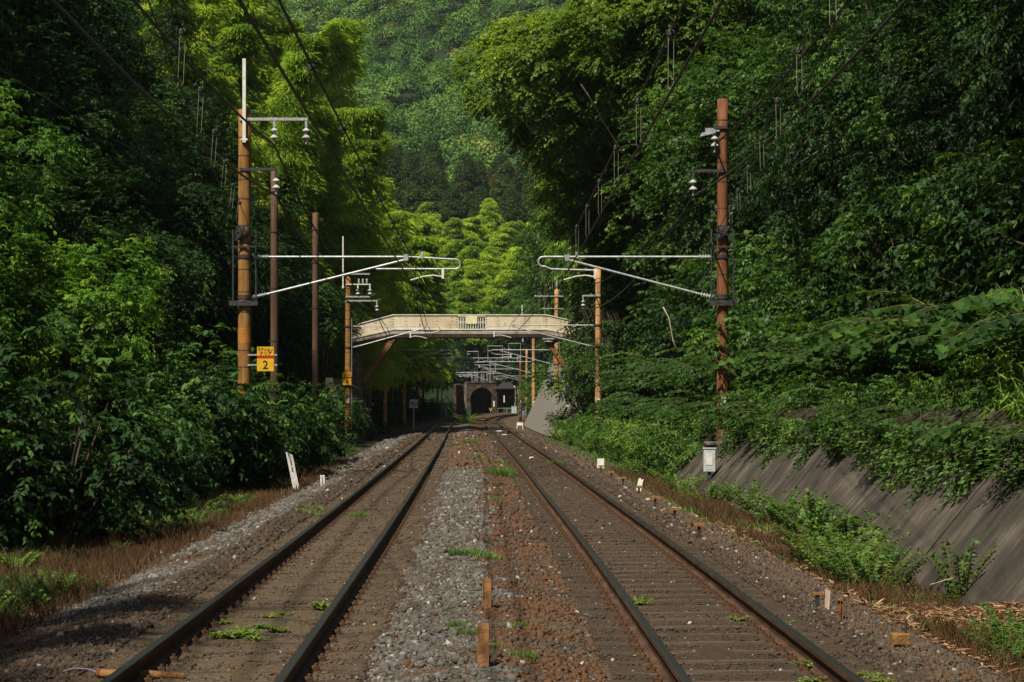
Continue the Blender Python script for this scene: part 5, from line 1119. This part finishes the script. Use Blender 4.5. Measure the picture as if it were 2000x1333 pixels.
# far mountain wood: thousands of crowns reading as one mass
def mountain_wood():
    g = np.random.default_rng(33); parts = []; cx = []; 
    y = 560.0
    while y < 1120:
        st = 5.4 + (y - 560) * .004; lo = -.155 * y - 25; hi = .05 * y + 30; n = int((hi - lo) / st)
        for k in range(n): 
            x = lo + (hi - lo) * (k + g.random()) / n; yy = y + g.uniform(-1.3, 1.3) * st; x += g.uniform(-.6, .6) * st; cx.append((x, yy, hill_z(x, yy)))
        y += st
    cx = np.array(cx); N = len(cx); per = 430
    kind = vnoise(cx[:, 0], cx[:, 1], .02, 4); rx = g.uniform(3.6, 6.4, N) * np.where(g.random(N) < .15, .7, 1); rz = rx * np.where(kind > .55, g.uniform(1.1, 1.7, N), g.uniform(.9, 1.25, N)); hh = g.uniform(4, 8, N) + rz
    ci = np.repeat(np.arange(N), per); n = N * per
    lump = unit(g.normal(0, 1, (N, 9, 3))); u = unit(g.normal(0, 1, (n, 3)) + np.array([0, -.25, .35])); li = g.integers(0, 9, n); w = np.einsum('ni,ni->n', u, lump[ci, li]); w = np.maximum(w, 0)
    u2 = unit(u + lump[ci, li] * .9); r = (.72 + .33 * w) * g.uniform(.82, 1.04, n)
    pos = u2 * r[:, None] * np.stack([rx, rx, rz], 1)[ci]; pos[:, 2] = np.where(kind[ci] > .55, pos[:, 2], np.abs(pos[:, 2]) * 1.0 - .1); p = cx[ci] + pos; p[:, 2] += hh[ci] * .75
    d = unit(np.cross(u2, g.normal(0, 1, (n, 3))) + u * .15); nr = unit(u2 * 1.3 + g.normal(0, .3, (n, 3)) + np.array([0, 0, .25]))
    base = .34 + .28 * vnoise(cx[:, 0], cx[:, 1], .015, 8) + g.normal(0, .11, N) + np.where(g.random(N) < .035, .45, 0); tone = base[ci] + g.normal(0, .07, n)
    v, i, t = leaf_geo(p, d, nr, .85 * g.uniform(.6, 1.3, n), .62 * g.uniform(.7, 1.2, n), tone, fold=.15)
    me = np_mesh('mountain_forest', v, 4, i, 'leaf_far', t); tag(link(bpy.data.objects.new('mountain_forest', me)), 'blue-green wooded mountainside filling the gap above the valley', 'forest', kind='stuff')
mountain_wood()

# knotweed, dwarf bamboo and creeper over the right wall
random.seed(8)
y = 24.0
while y < 100:
    x = float(cr(y)) + 5.6 + random.uniform(-.2, .4)
    inst(rk('knotweed', 3), 'knotweed', (x, y, terr_z(x, y) - .15), 'broad-leaved knotweed arching over the top of the sloping wall', 'shrub', 'knotweed on top of the right wall', random.uniform(.8, 1.1) * (1 + y / 250))
    x += 1.3; inst(rk('knotweed', 3), 'knotweed', (x, y + .6, terr_z(x, y) - .1), 'broad-leaved knotweed arching over the top of the sloping wall', 'shrub', 'knotweed on top of the right wall', random.uniform(1.15, 1.75) * (1 + y / 300))
    x += 1.4; inst(rk('dark_bush', 3), 'shrub', (x, y + .8, terr_z(x, y) - .1), 'leafy shrub behind the knotweed above the sloping wall', 'shrub', 'shrubs behind the knotweed', random.uniform(1.1, 1.5) * (1 + y / 200))
    if y < 60: inst('vine0' if random.random() < .5 else 'vine1', 'creeper', (float(cr(y)) + 4.55, y + random.uniform(-.5, .5), 1.5), 'creeper hanging from the rim of the sloping wall', 'creeper', 'creepers hanging over the right wall', (random.uniform(.4, .9), .9, random.uniform(.25, .85)), rz=R(-80) + random.uniform(-.2, .2))
    y += 1.7 + y * .012
inst('vine1', 'creeper', (6.05, 29.0, 1.28), 'long thin creeper tail trailing down the middle of the sloping wall', 'creeper', None, (.28, .6, .95), rz=R(-75))
for x, y, s in ((7.0, 26.2, 1.0), (7.6, 27.4, 1.1), (7.3, 24.9, .9), (8.2, 29.5, 1.2), (6.8, 31.5, .8), (7.9, 25.6, 1.0)):
    inst(rk('sasa', 2), 'dwarf_bamboo', (x, y, terr_z(x, y)), 'clump of long-bladed dwarf bamboo at the right edge above the wall', 'dwarf bamboo', 'dwarf bamboo above the wall at the right edge', s)
for y in (56, 60, 65, 70, 76, 82, 88):
    inst(rk('sasa', 2), 'dwarf_bamboo', (float(cr(y)) + 4.3, y, -.1), 'dwarf bamboo clump at the bank foot past the end of the sloping wall', 'dwarf bamboo', 'dwarf bamboo past the end of the wall', random.uniform(1.1, 1.5))
# bushes at the foot of the right bank beyond the wall
y = 57.0
while y < 128:
    x = float(cr(y)) + 4.3 + random.uniform(-.3, .4)
    inst(rk('bush', 3), 'bush', (x, y, -.4), 'leafy bush at the foot of the right bank past the sloping wall', 'bush', 'bushes at the foot of the right bank', random.uniform(.7, 1.15)); y += 2.4
for y, dx in ((103, 4.7), (106, 4.3), (110, 4.5), (115, 4.7), (120, 4.6), (123, 4.7)):
    inst('vine0', 'creeper', (float(cr(y)) + dx, y, 5.2 + random.uniform(-.6, .8)), 'dense creeper mass around the orange mast at the bridge end', 'creeper', 'creepers at the right end of the footbridge', (1.0, 1.6, 1.7), rz=random.uniform(-.5, .5))
    inst(rk('bush', 3), 'bush', (float(cr(y)) + dx + .9, y, 2.6), 'creeper-covered bush around the orange mast', 'bush', 'creeper-covered bushes at the orange mast', random.uniform(1.2, 1.6))
# verge weeds on the right
random.seed(12)
VS = [(1450, 985, .8), (1490, 1000, .9), (1530, 1020, .95), (1565, 1035, 1.0), (1600, 1052, 1.05), (1640, 1070, 1.0), (1680, 1085, .9), (1560, 1000, .9), (1610, 1015, 1.0), (1660, 1040, 1.05), (1710, 1060, 1.0), (1750, 1075, .9), (1620, 1110, .8), (1660, 1130, .85), (1700, 1150, .8), (1735, 1110, .7), (1480, 965, .7), (1420, 970, .6), (1395, 955, .6), (1800, 1085, .9), (1845, 1090, .8), (1520, 985, .8)]
for px, py, s in VS:
    d = F * (CH + .35) / (py - 785); x = (px - 1000) * d / F
    inst(rk('verge_shrub', 3), 'verge_shrub', (x, d, zt_(x, d) - .05), 'sunlit broad-leaved weed in the green thicket at the wall foot', 'shrub', 'green thicket at the foot of the sloping wall', s * 1.0)
inst('weed0', 'sapling', (4.35, 29.5, -.35), 'slender young sapling rising above the thicket against the wall', 'sapling', None, (1.0, 1.0, 1.9)); inst('weed2', 'sapling', (5.0, 22.8, -.35), 'bluish-green young plant standing before the wall right of the thicket', 'sapling', None, (.9, .9, 1.4))
for px, py, s in ((1240, 915, .8), (1270, 925, .9), (1215, 900, .9), (1300, 938, .8), (1255, 900, 1.0), (1290, 915, 1.1), (1330, 955, .8), (1185, 890, .8), (1150, 878, .9), (1120, 868, .9), (1230, 890, 1.1), (1095, 860, 1.0), (1170, 872, 1.1), (1380, 975, .7), (1205, 880, 1.2)):
    d = F * (CH + .3) / (py - 785); x = (px - 1000) * d / F
    inst(rk('verge_shrub', 3), 'verge_shrub', (x, d, zt_(x, d) - .05), 'yellowish-green weed in the right verge near the white marker', 'shrub', 'weeds of the right verge near the white marker', s * 1.0)
for px, py, s in ((1990, 1240, 1.0), (1960, 1265, .8), (1935, 1230, .6), (1995, 1290, .8)):
    d = F * (CH + .3) / (py - 785); x = (px - 1000) * d / F; inst(rk('verge_shrub', 3), 'verge_shrub', (x, d, zt_(x, d) - .05), 'bright green low bush in the bottom right corner', 'shrub', 'low bushes in the bottom right corner', s * .55)
for px, py, s in ((1900, 1130, .8), (1950, 1090, .9), (1985, 1110, .8), (1870, 1160, .6), (1920, 1060, .8)):
    d = F * (CH + .3) / (py - 785); x = (px - 1000) * d / F; inst(rk('weed', 3), 'verge_weed', (x, d, zt_(x, d) - .05), 'thin olive weed by the wall at the right edge', 'weed', 'thin weeds at the right edge', s * .9)
# plants growing in the tracks
def in_track(key, name, px, py, s, label, cat='weed', group=None):
    d = ground_d(py) * 1.07 if py > 1000 else ground_d(py) * 1.05; x = (px - 1000) * d / F; inst(key, name, (x, d, zt_(x, d) - .01), label, cat, group, s)
for px, py, s in ((455, 1240, 1.2), (485, 1238, 1.0), (515, 1222, .8), (470, 1225, .7), (545, 1228, .8), (440, 1212, .7), (525, 1200, .7), (560, 1195, .6), (500, 1245, .8), (432, 1240, .9)): in_track(rk('small_weed', 3), 'track_weed', px, py , s * .75, 'small bright weed in the green patch between the left rails', 'weed', 'weeds between the left rails')
in_track('small_weed0', 'track_weed', 632, 1185, .9, 'upright weed against the inner rail of the left track')
in_track('small_weed1', 'track_weed', 1247, 1175, .85, 'small upright weed beside the inner rail of the right track')
in_track('small_weed2', 'track_weed', 1440, 1205, .6, 'tiny weed against the foot of the rightmost rail')
in_track('small_weed0', 'track_weed', 1590, 1300, .85, 'weed growing through the foot of the rightmost rail at the bottom')
in_track('small_weed1', 'track_weed', 1590, 1325, .6, 'low weed just below the one in the rightmost rail')
for px, py, s in ((1700, 1315, .55), (1725, 1325, .5), (1537, 1210, .4)): in_track(rk('small_weed', 3), 'track_weed', px, py, s, 'small weed in the dark stones right of the rightmost rail', 'weed', 'weeds in the right shoulder stones')
for px, py, s in ((925, 1100, 1.1), (950, 1105, 1.0), (905, 1098, .8), (970, 1108, .8)): in_track(rk('grass', 2), 'grass_tuft', px, py, s * .75, 'green grass tuft behind the farther rusty post', 'grass tuft', 'grass behind the farther rusty post')
for px, py, s in ((900, 1155, .6), (880, 1160, .5), (895, 1245, .6), (910, 1262, .6), (985, 1245, .7), (1010, 1240, .5), (870, 1180, .4), (1020, 1305, .6), (965, 1290, .5)): in_track(rk('grass', 2), 'grass_tuft', px, py, s * .6, 'thin sprout among the stones near the rusty posts', 'grass tuft', 'sprouts among the middle stones')
for px, py, s in ((910, 828, 3.6), (905, 826, 3.0), (917, 829, 3.0)): in_track('weed1', 'track_weed', px, py, s * .55, 'lively green bush between the tracks at the far bend', 'weed', 'bush between the tracks at the far bend')
for px, py, s in ((925, 895, 1.2), (935, 900, 1.2), (972, 905, 1.4), (980, 925, 1.2), (975, 930, 1.2), (962, 980, .8), (1015, 875, 1.0), (1085, 905, .9), (920, 870, 1.2), (895, 872, 1.0)): in_track(rk('grass', 2), 'grass_tuft', px, py, s, 'low green tuft between the tracks before the footbridge', 'grass tuft', 'tufts between the tracks before the footbridge')
for px, py, s in ((700, 1005, .8), (598, 1000, 1), (615, 990, .8)): in_track('grass1', 'grass_tuft', px, py, s, 'small tuft at the edge of the left shoulder stones', 'grass tuft', 'tufts in the left shoulder')

# ground cover
def scatter_blades(name, n, yr, xf, h, w, mat, label, lean=.35, tone=.45, keep=None):
    g = np.random.default_rng(len(name) + n); y = yr[0] + (yr[1] - yr[0]) * g.random(n) ** 1.3; x = xf(y, g.random(n))
    if keep is not None: k = keep(x, y, g); x, y = x[k], y[k]; n = len(x)
    z = np.array([zt_(a, b) for a, b in zip(x, y)]) - .02; sc_ = 1 + y / 80
    p = np.stack([x, y, z], 1); a = g.uniform(0, 6.28, n); dd = unit(np.stack([np.cos(a), np.sin(a), np.zeros(n)], 1) * lean * g.random((n, 1)) * 1.6 + np.array([0, 0, 1])); s = np.stack([np.ones(n), g.normal(0, .4, n), np.zeros(n)], 1); s = unit(s)
    H = (h * g.uniform(.3, 1.2, n) * (.35 + 1.1 * vnoise(x, y, 1.6, 6)))[:, None]; Wd = (w * g.uniform(.6, 1.4, n) * sc_)[:, None]; mid = p + dd * H * .6; tip = mid + unit(dd + np.stack([np.cos(a), np.sin(a), np.zeros(n)], 1) * lean) * H * .5
    V = np.stack([p - s * Wd * .5, p + s * Wd * .5, mid + s * Wd * .4, tip, mid - s * Wd * .4], 1); q = np.array([0, 1, 2, 4, 4, 2, 3, 3])
    V = np.stack([p - s * Wd * .5, p + s * Wd * .5, mid + s * Wd * .4, mid - s * Wd * .4, tip, tip - s * Wd * .06], 1); q = np.array([0, 1, 2, 3, 3, 2, 4, 5]); idx = (q[None] + np.arange(n)[:, None] * 6).ravel()
    t = g.normal(tone, .16, n) + .25 * (vnoise(x, y, .7, 7) - .5)
    tag(link(bpy.data.objects.new(name, np_mesh(name, V.reshape(-1, 3), 4, idx, mat, np.repeat(t, 6)))), label, 'grass', kind='stuff')
scatter_blades('dry_grass', 62000, (14, 75), lambda y, u: cl(y) - 2.35 - u ** .9 * 2.5, .20, .006, 'grass_dry', 'reddish dry grass strip along the foot of the left forest')
scatter_blades('green_grass', 60000, (14, 100), lambda y, u: cl(y) - 2.9 - u * 3.2, .24, .010, 'leaf_weed', 'green ground cover at the foot of the left forest', .8, .3, lambda x, y, g: vnoise(x, y, .7, 9) + (cl(y) - 3.9 - x) * .22 > .58)
scatter_blades('dry_grass', 60000, (13, 62), lambda y, u: cr(y) + 2.1 + u * 1.5, .22, .006, 'grass_dry', 'reddish dry weeds along the foot of the sloping wall', .45, .45, lambda x, y, g: (vnoise(x, y, .5, 11) > .42) | (y > 36))
scatter_blades('green_grass', 46000, (14, 130), lambda y, u: cr(y) + 2.0 + u * 2.0, .18, .010, 'leaf_weed', 'green ground cover in the right verge', .8, .6, lambda x, y, g: (vnoise(x, y, .9, 12) > .5) & ((y > 23) | (vnoise(x, y, 1.7, 3) > .7)))
# fallen bamboo sheaths by the wall
def litter():
    g = np.random.default_rng(77); n = 26000; y = np.where(g.random(n) < .55, g.normal(20.2, 1.5, n), g.uniform(13.5, 44, n)); x = cr(y) + 2.0 + np.abs(g.normal(.3, .6, n)) * 1.1; x = np.minimum(x, cr(y) + 3.4)
    z = np.array([zt_(a, b) for a, b in zip(x, y)]) + g.uniform(0, .035, n) + .22 * np.exp(-((y - 20.4) / 1.0) ** 2) * np.clip((x - cr(y) - 2.4), 0, 1)
    a = g.uniform(0, 6.28, n); d = np.stack([np.cos(a), np.sin(a), g.normal(0, .25, n)], 1); nr = unit(np.array([0, 0, 1.0]) + g.normal(0, .4, (n, 3)))
    v, i, t = leaf_geo(np.stack([x, y, z], 1), d, nr, .11 * g.uniform(.4, 1.5, n), .017 * g.uniform(.6, 1.5, n), g.normal(.5, .22, n), rich=True)
    tag(link(bpy.data.objects.new('leaf_litter', np_mesh('leaf_litter', v, 4, i, 'litter', t))), 'pale fallen bamboo sheaths heaped at the foot of the sloping wall', 'leaf litter', kind='stuff')
litter()
# undergrowth carpeting the banks, so no bare soil shows between the trunks
def undergrowth():
    g = np.random.default_rng(55)
    for side, nm, lab in ((-1, 'undergrowth', 'dark leafy undergrowth covering the left bank between the trunks'), (1, 'undergrowth', 'dark leafy undergrowth covering the right bank between the trunks')):
        n = 150000; y = 15 + 330 * g.random(n) ** 1.35; o = g.random(n) ** 1.2 * (6 + y * .06)
        x = (cl(y) - 5.0 - o) if side < 0 else (cr(y) + 5.0 + o); z = np.array([terr_z(a, b) for a, b in zip(x, y)]) + g.uniform(.0, .45, n)
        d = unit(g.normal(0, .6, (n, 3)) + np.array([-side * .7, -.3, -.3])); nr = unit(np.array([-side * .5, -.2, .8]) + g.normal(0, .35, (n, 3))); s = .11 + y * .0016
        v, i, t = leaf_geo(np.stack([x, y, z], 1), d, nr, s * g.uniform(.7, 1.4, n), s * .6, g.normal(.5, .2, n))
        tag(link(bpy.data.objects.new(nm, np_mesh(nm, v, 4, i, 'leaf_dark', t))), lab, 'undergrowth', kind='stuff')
undergrowth()

# low growth on the slope straight above the tunnel
random.seed(31)
for k in range(26):
    px = 840 + k * 9.5 + random.uniform(-4, 4); y = 354.5 + (k % 3) * 2.2; x = (px - 1000) * y / F
    if y < 356 and abs(x + 5.2) < 2.2: y = 357.5
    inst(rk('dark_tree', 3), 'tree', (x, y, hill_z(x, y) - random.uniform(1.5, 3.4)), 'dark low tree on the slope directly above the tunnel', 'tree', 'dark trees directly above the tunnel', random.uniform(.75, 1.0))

random.seed(44)
for k in range(46):
    y = 40 + k * 2.3; near = 78 < y < 103 or 112 < y < 149; x = float(cl(y)) - (4.5 if near else 4.9) + random.uniform(-.7, .35); s = random.uniform(.35, .65) if near else random.uniform(.55, 1.3)
    inst(rk('dark_bush', 3), 'bush', on_ground(x, y, -.15), 'leafy bush crowding the left verge around the mast and timber poles', 'bush', 'bushes around the left mast and timber poles', (s, s, s * (.9 if near else 1.1)))
for x, y, s in ((-7.0, 50.6, 1.15), (-7.5, 51.6, 1.3), (-6.4, 51.8, .85), (-7.9, 49.6, 1.4), (-6.6, 58.4, 1.2), (-7.3, 58.0, 1.35), (-7.2, 73.4, 1.3), (-7.9, 72.6, 1.4)):
    inst('dark_bush0', 'bush', on_ground(x, y, -.15), 'leafy bush crowding the left verge around the mast and timber poles', 'bush', 'bushes around the left mast and timber poles', (s, s, s * 1.15))
inst('vine0', 'creeper', (4.35, 100.7, 4.7), 'creeper wrapped round the middle of the orange mast at the bridge end', 'creeper', None, (.55, .8, 1.1), rz=0)
inst('vine0', 'creeper', (4.5, 123.6, 7.0), 'bright creeper spilling over the right end of the footbridge parapet', 'creeper', None, (1.1, 1.2, 1.6), rz=0)
for k in range(34):
    y = 15 + 34 * random.random() ** 1.2; x = float(cl(y)) - random.uniform(2.7, 4.4); s = random.uniform(.35, .8)
    inst(rk('weed', 3), 'verge_weed', (x, y, zt_(x, y) - .03), 'small green weed standing in the dry grass of the left verge', 'weed', 'weeds in the dry grass of the left verge', s)
for k in range(24):
    y = 19 + k * 1.55; x = float(cr(y)) + 5.25 + random.uniform(-.15, .35); s = random.uniform(.45, .8)
    inst(rk('bush', 3), 'bush', (x, y, terr_z(x, y) - .1), 'low leafy bush right on the rim of the sloping wall', 'bush', 'bushes on the rim of the sloping wall', (s, s, s * random.uniform(.8, 1.4)))
# bare leaning stems and lianas in front of the dark forest
for k, (a, b, c, lab) in enumerate((((1135, 165, 90), (1175, 235, 91), (1235, 320, 92), 'pale bare stem slanting down through the dark right forest near the sunlit camphor'), ((1865, 335, 42), (1900, 410, 42.5), (1940, 500, 43), 'pale thin bent stem low at the right edge of the forest'), ((1960, 440, 40), (1972, 500, 40), (1980, 575, 40), 'second pale upright stem at the right edge of the forest'), ((1295, 600, 62), (1310, 640, 62), (1325, 690, 62), 'thin broken pale stem in the bushes left of the nearest right mast'), ((1640, 850, 36), (1680, 815, 36), (1715, 800, 36.5), 'pale dead stick lying on the shrubs over the sloping wall'))):
    pa, pb, pc = P(*a), P(*b), P(*c); m = MB(); m.tube([pa, (pa + pb) / 2 + Vector((.05, 0, 0)), pb, (pb + pc) / 2 - Vector((.05, 0, 0)), pc], [.035, .035, .03, .028, .02] if k == 0 else [.016] * 5, 6); tag(m.build('bare_stem', 'pale_wood' if k > 2 else 'bark_pale', smooth=True), lab, 'stem')
# haze in the valley air
m = MB(); m.box(-300, 300, -70, 1250, -8, 420); hz = m.build('haze', 'haze_air'); tag(hz, kind='stuff')

def end_slope():
    g = np.random.default_rng(91); n = 60000; y = 351 + 34 * g.random(n) ** 1.4; x = g.uniform(-.08 * y, .05 * y, n); k = ~((np.abs(x + 5.2) < 2.3) & (y < 357)); x, y = x[k], y[k]; n = len(x)
    z = np.array([terr_z(a, b) for a, b in zip(x, y)]) + g.uniform(0, 1.2, n); z = np.where(y < 352.3, g.uniform(5.2, 8, n), z)
    d = unit(g.normal(0, .7, (n, 3)) + np.array([0, -.3, -.3])); nr = unit(np.array([0, -.5, .8]) + g.normal(0, .4, (n, 3)))
    v, i, t = leaf_geo(np.stack([x, y, z], 1), d, nr, .55 * g.uniform(.6, 1.4, n), .36, g.normal(.45, .2, n))
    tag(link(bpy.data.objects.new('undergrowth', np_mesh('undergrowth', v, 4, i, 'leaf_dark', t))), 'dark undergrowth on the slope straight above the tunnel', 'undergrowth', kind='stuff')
end_slope()

def rim_cover():
    g = np.random.default_rng(66); n = 42000; y = 14 + 48 * g.random(n); o = g.random(n) * 4.5; x = cr(y) + 4.85 + o; z = np.array([terr_z(a, b) for a, b in zip(x, y)]); z = np.maximum(z, np.where(o < .5, 1.3, z)) + g.uniform(.0, .22, n)
    d = unit(g.normal(0, .7, (n, 3)) + np.array([-.5, -.3, -.3])); nr = unit(np.array([-.4, -.3, .8]) + g.normal(0, .4, (n, 3)))
    v, i, t = leaf_geo(np.stack([x, y, z], 1), d, nr, .10 * g.uniform(.6, 1.5, n), .055, g.normal(.55, .2, n))
    tag(link(bpy.data.objects.new('ground_cover', np_mesh('ground_cover', v, 4, i, 'leaf_knot', t))), 'low leafy ground cover on the ledge behind the rim of the sloping wall', 'ground cover', kind='stuff')
rim_cover()
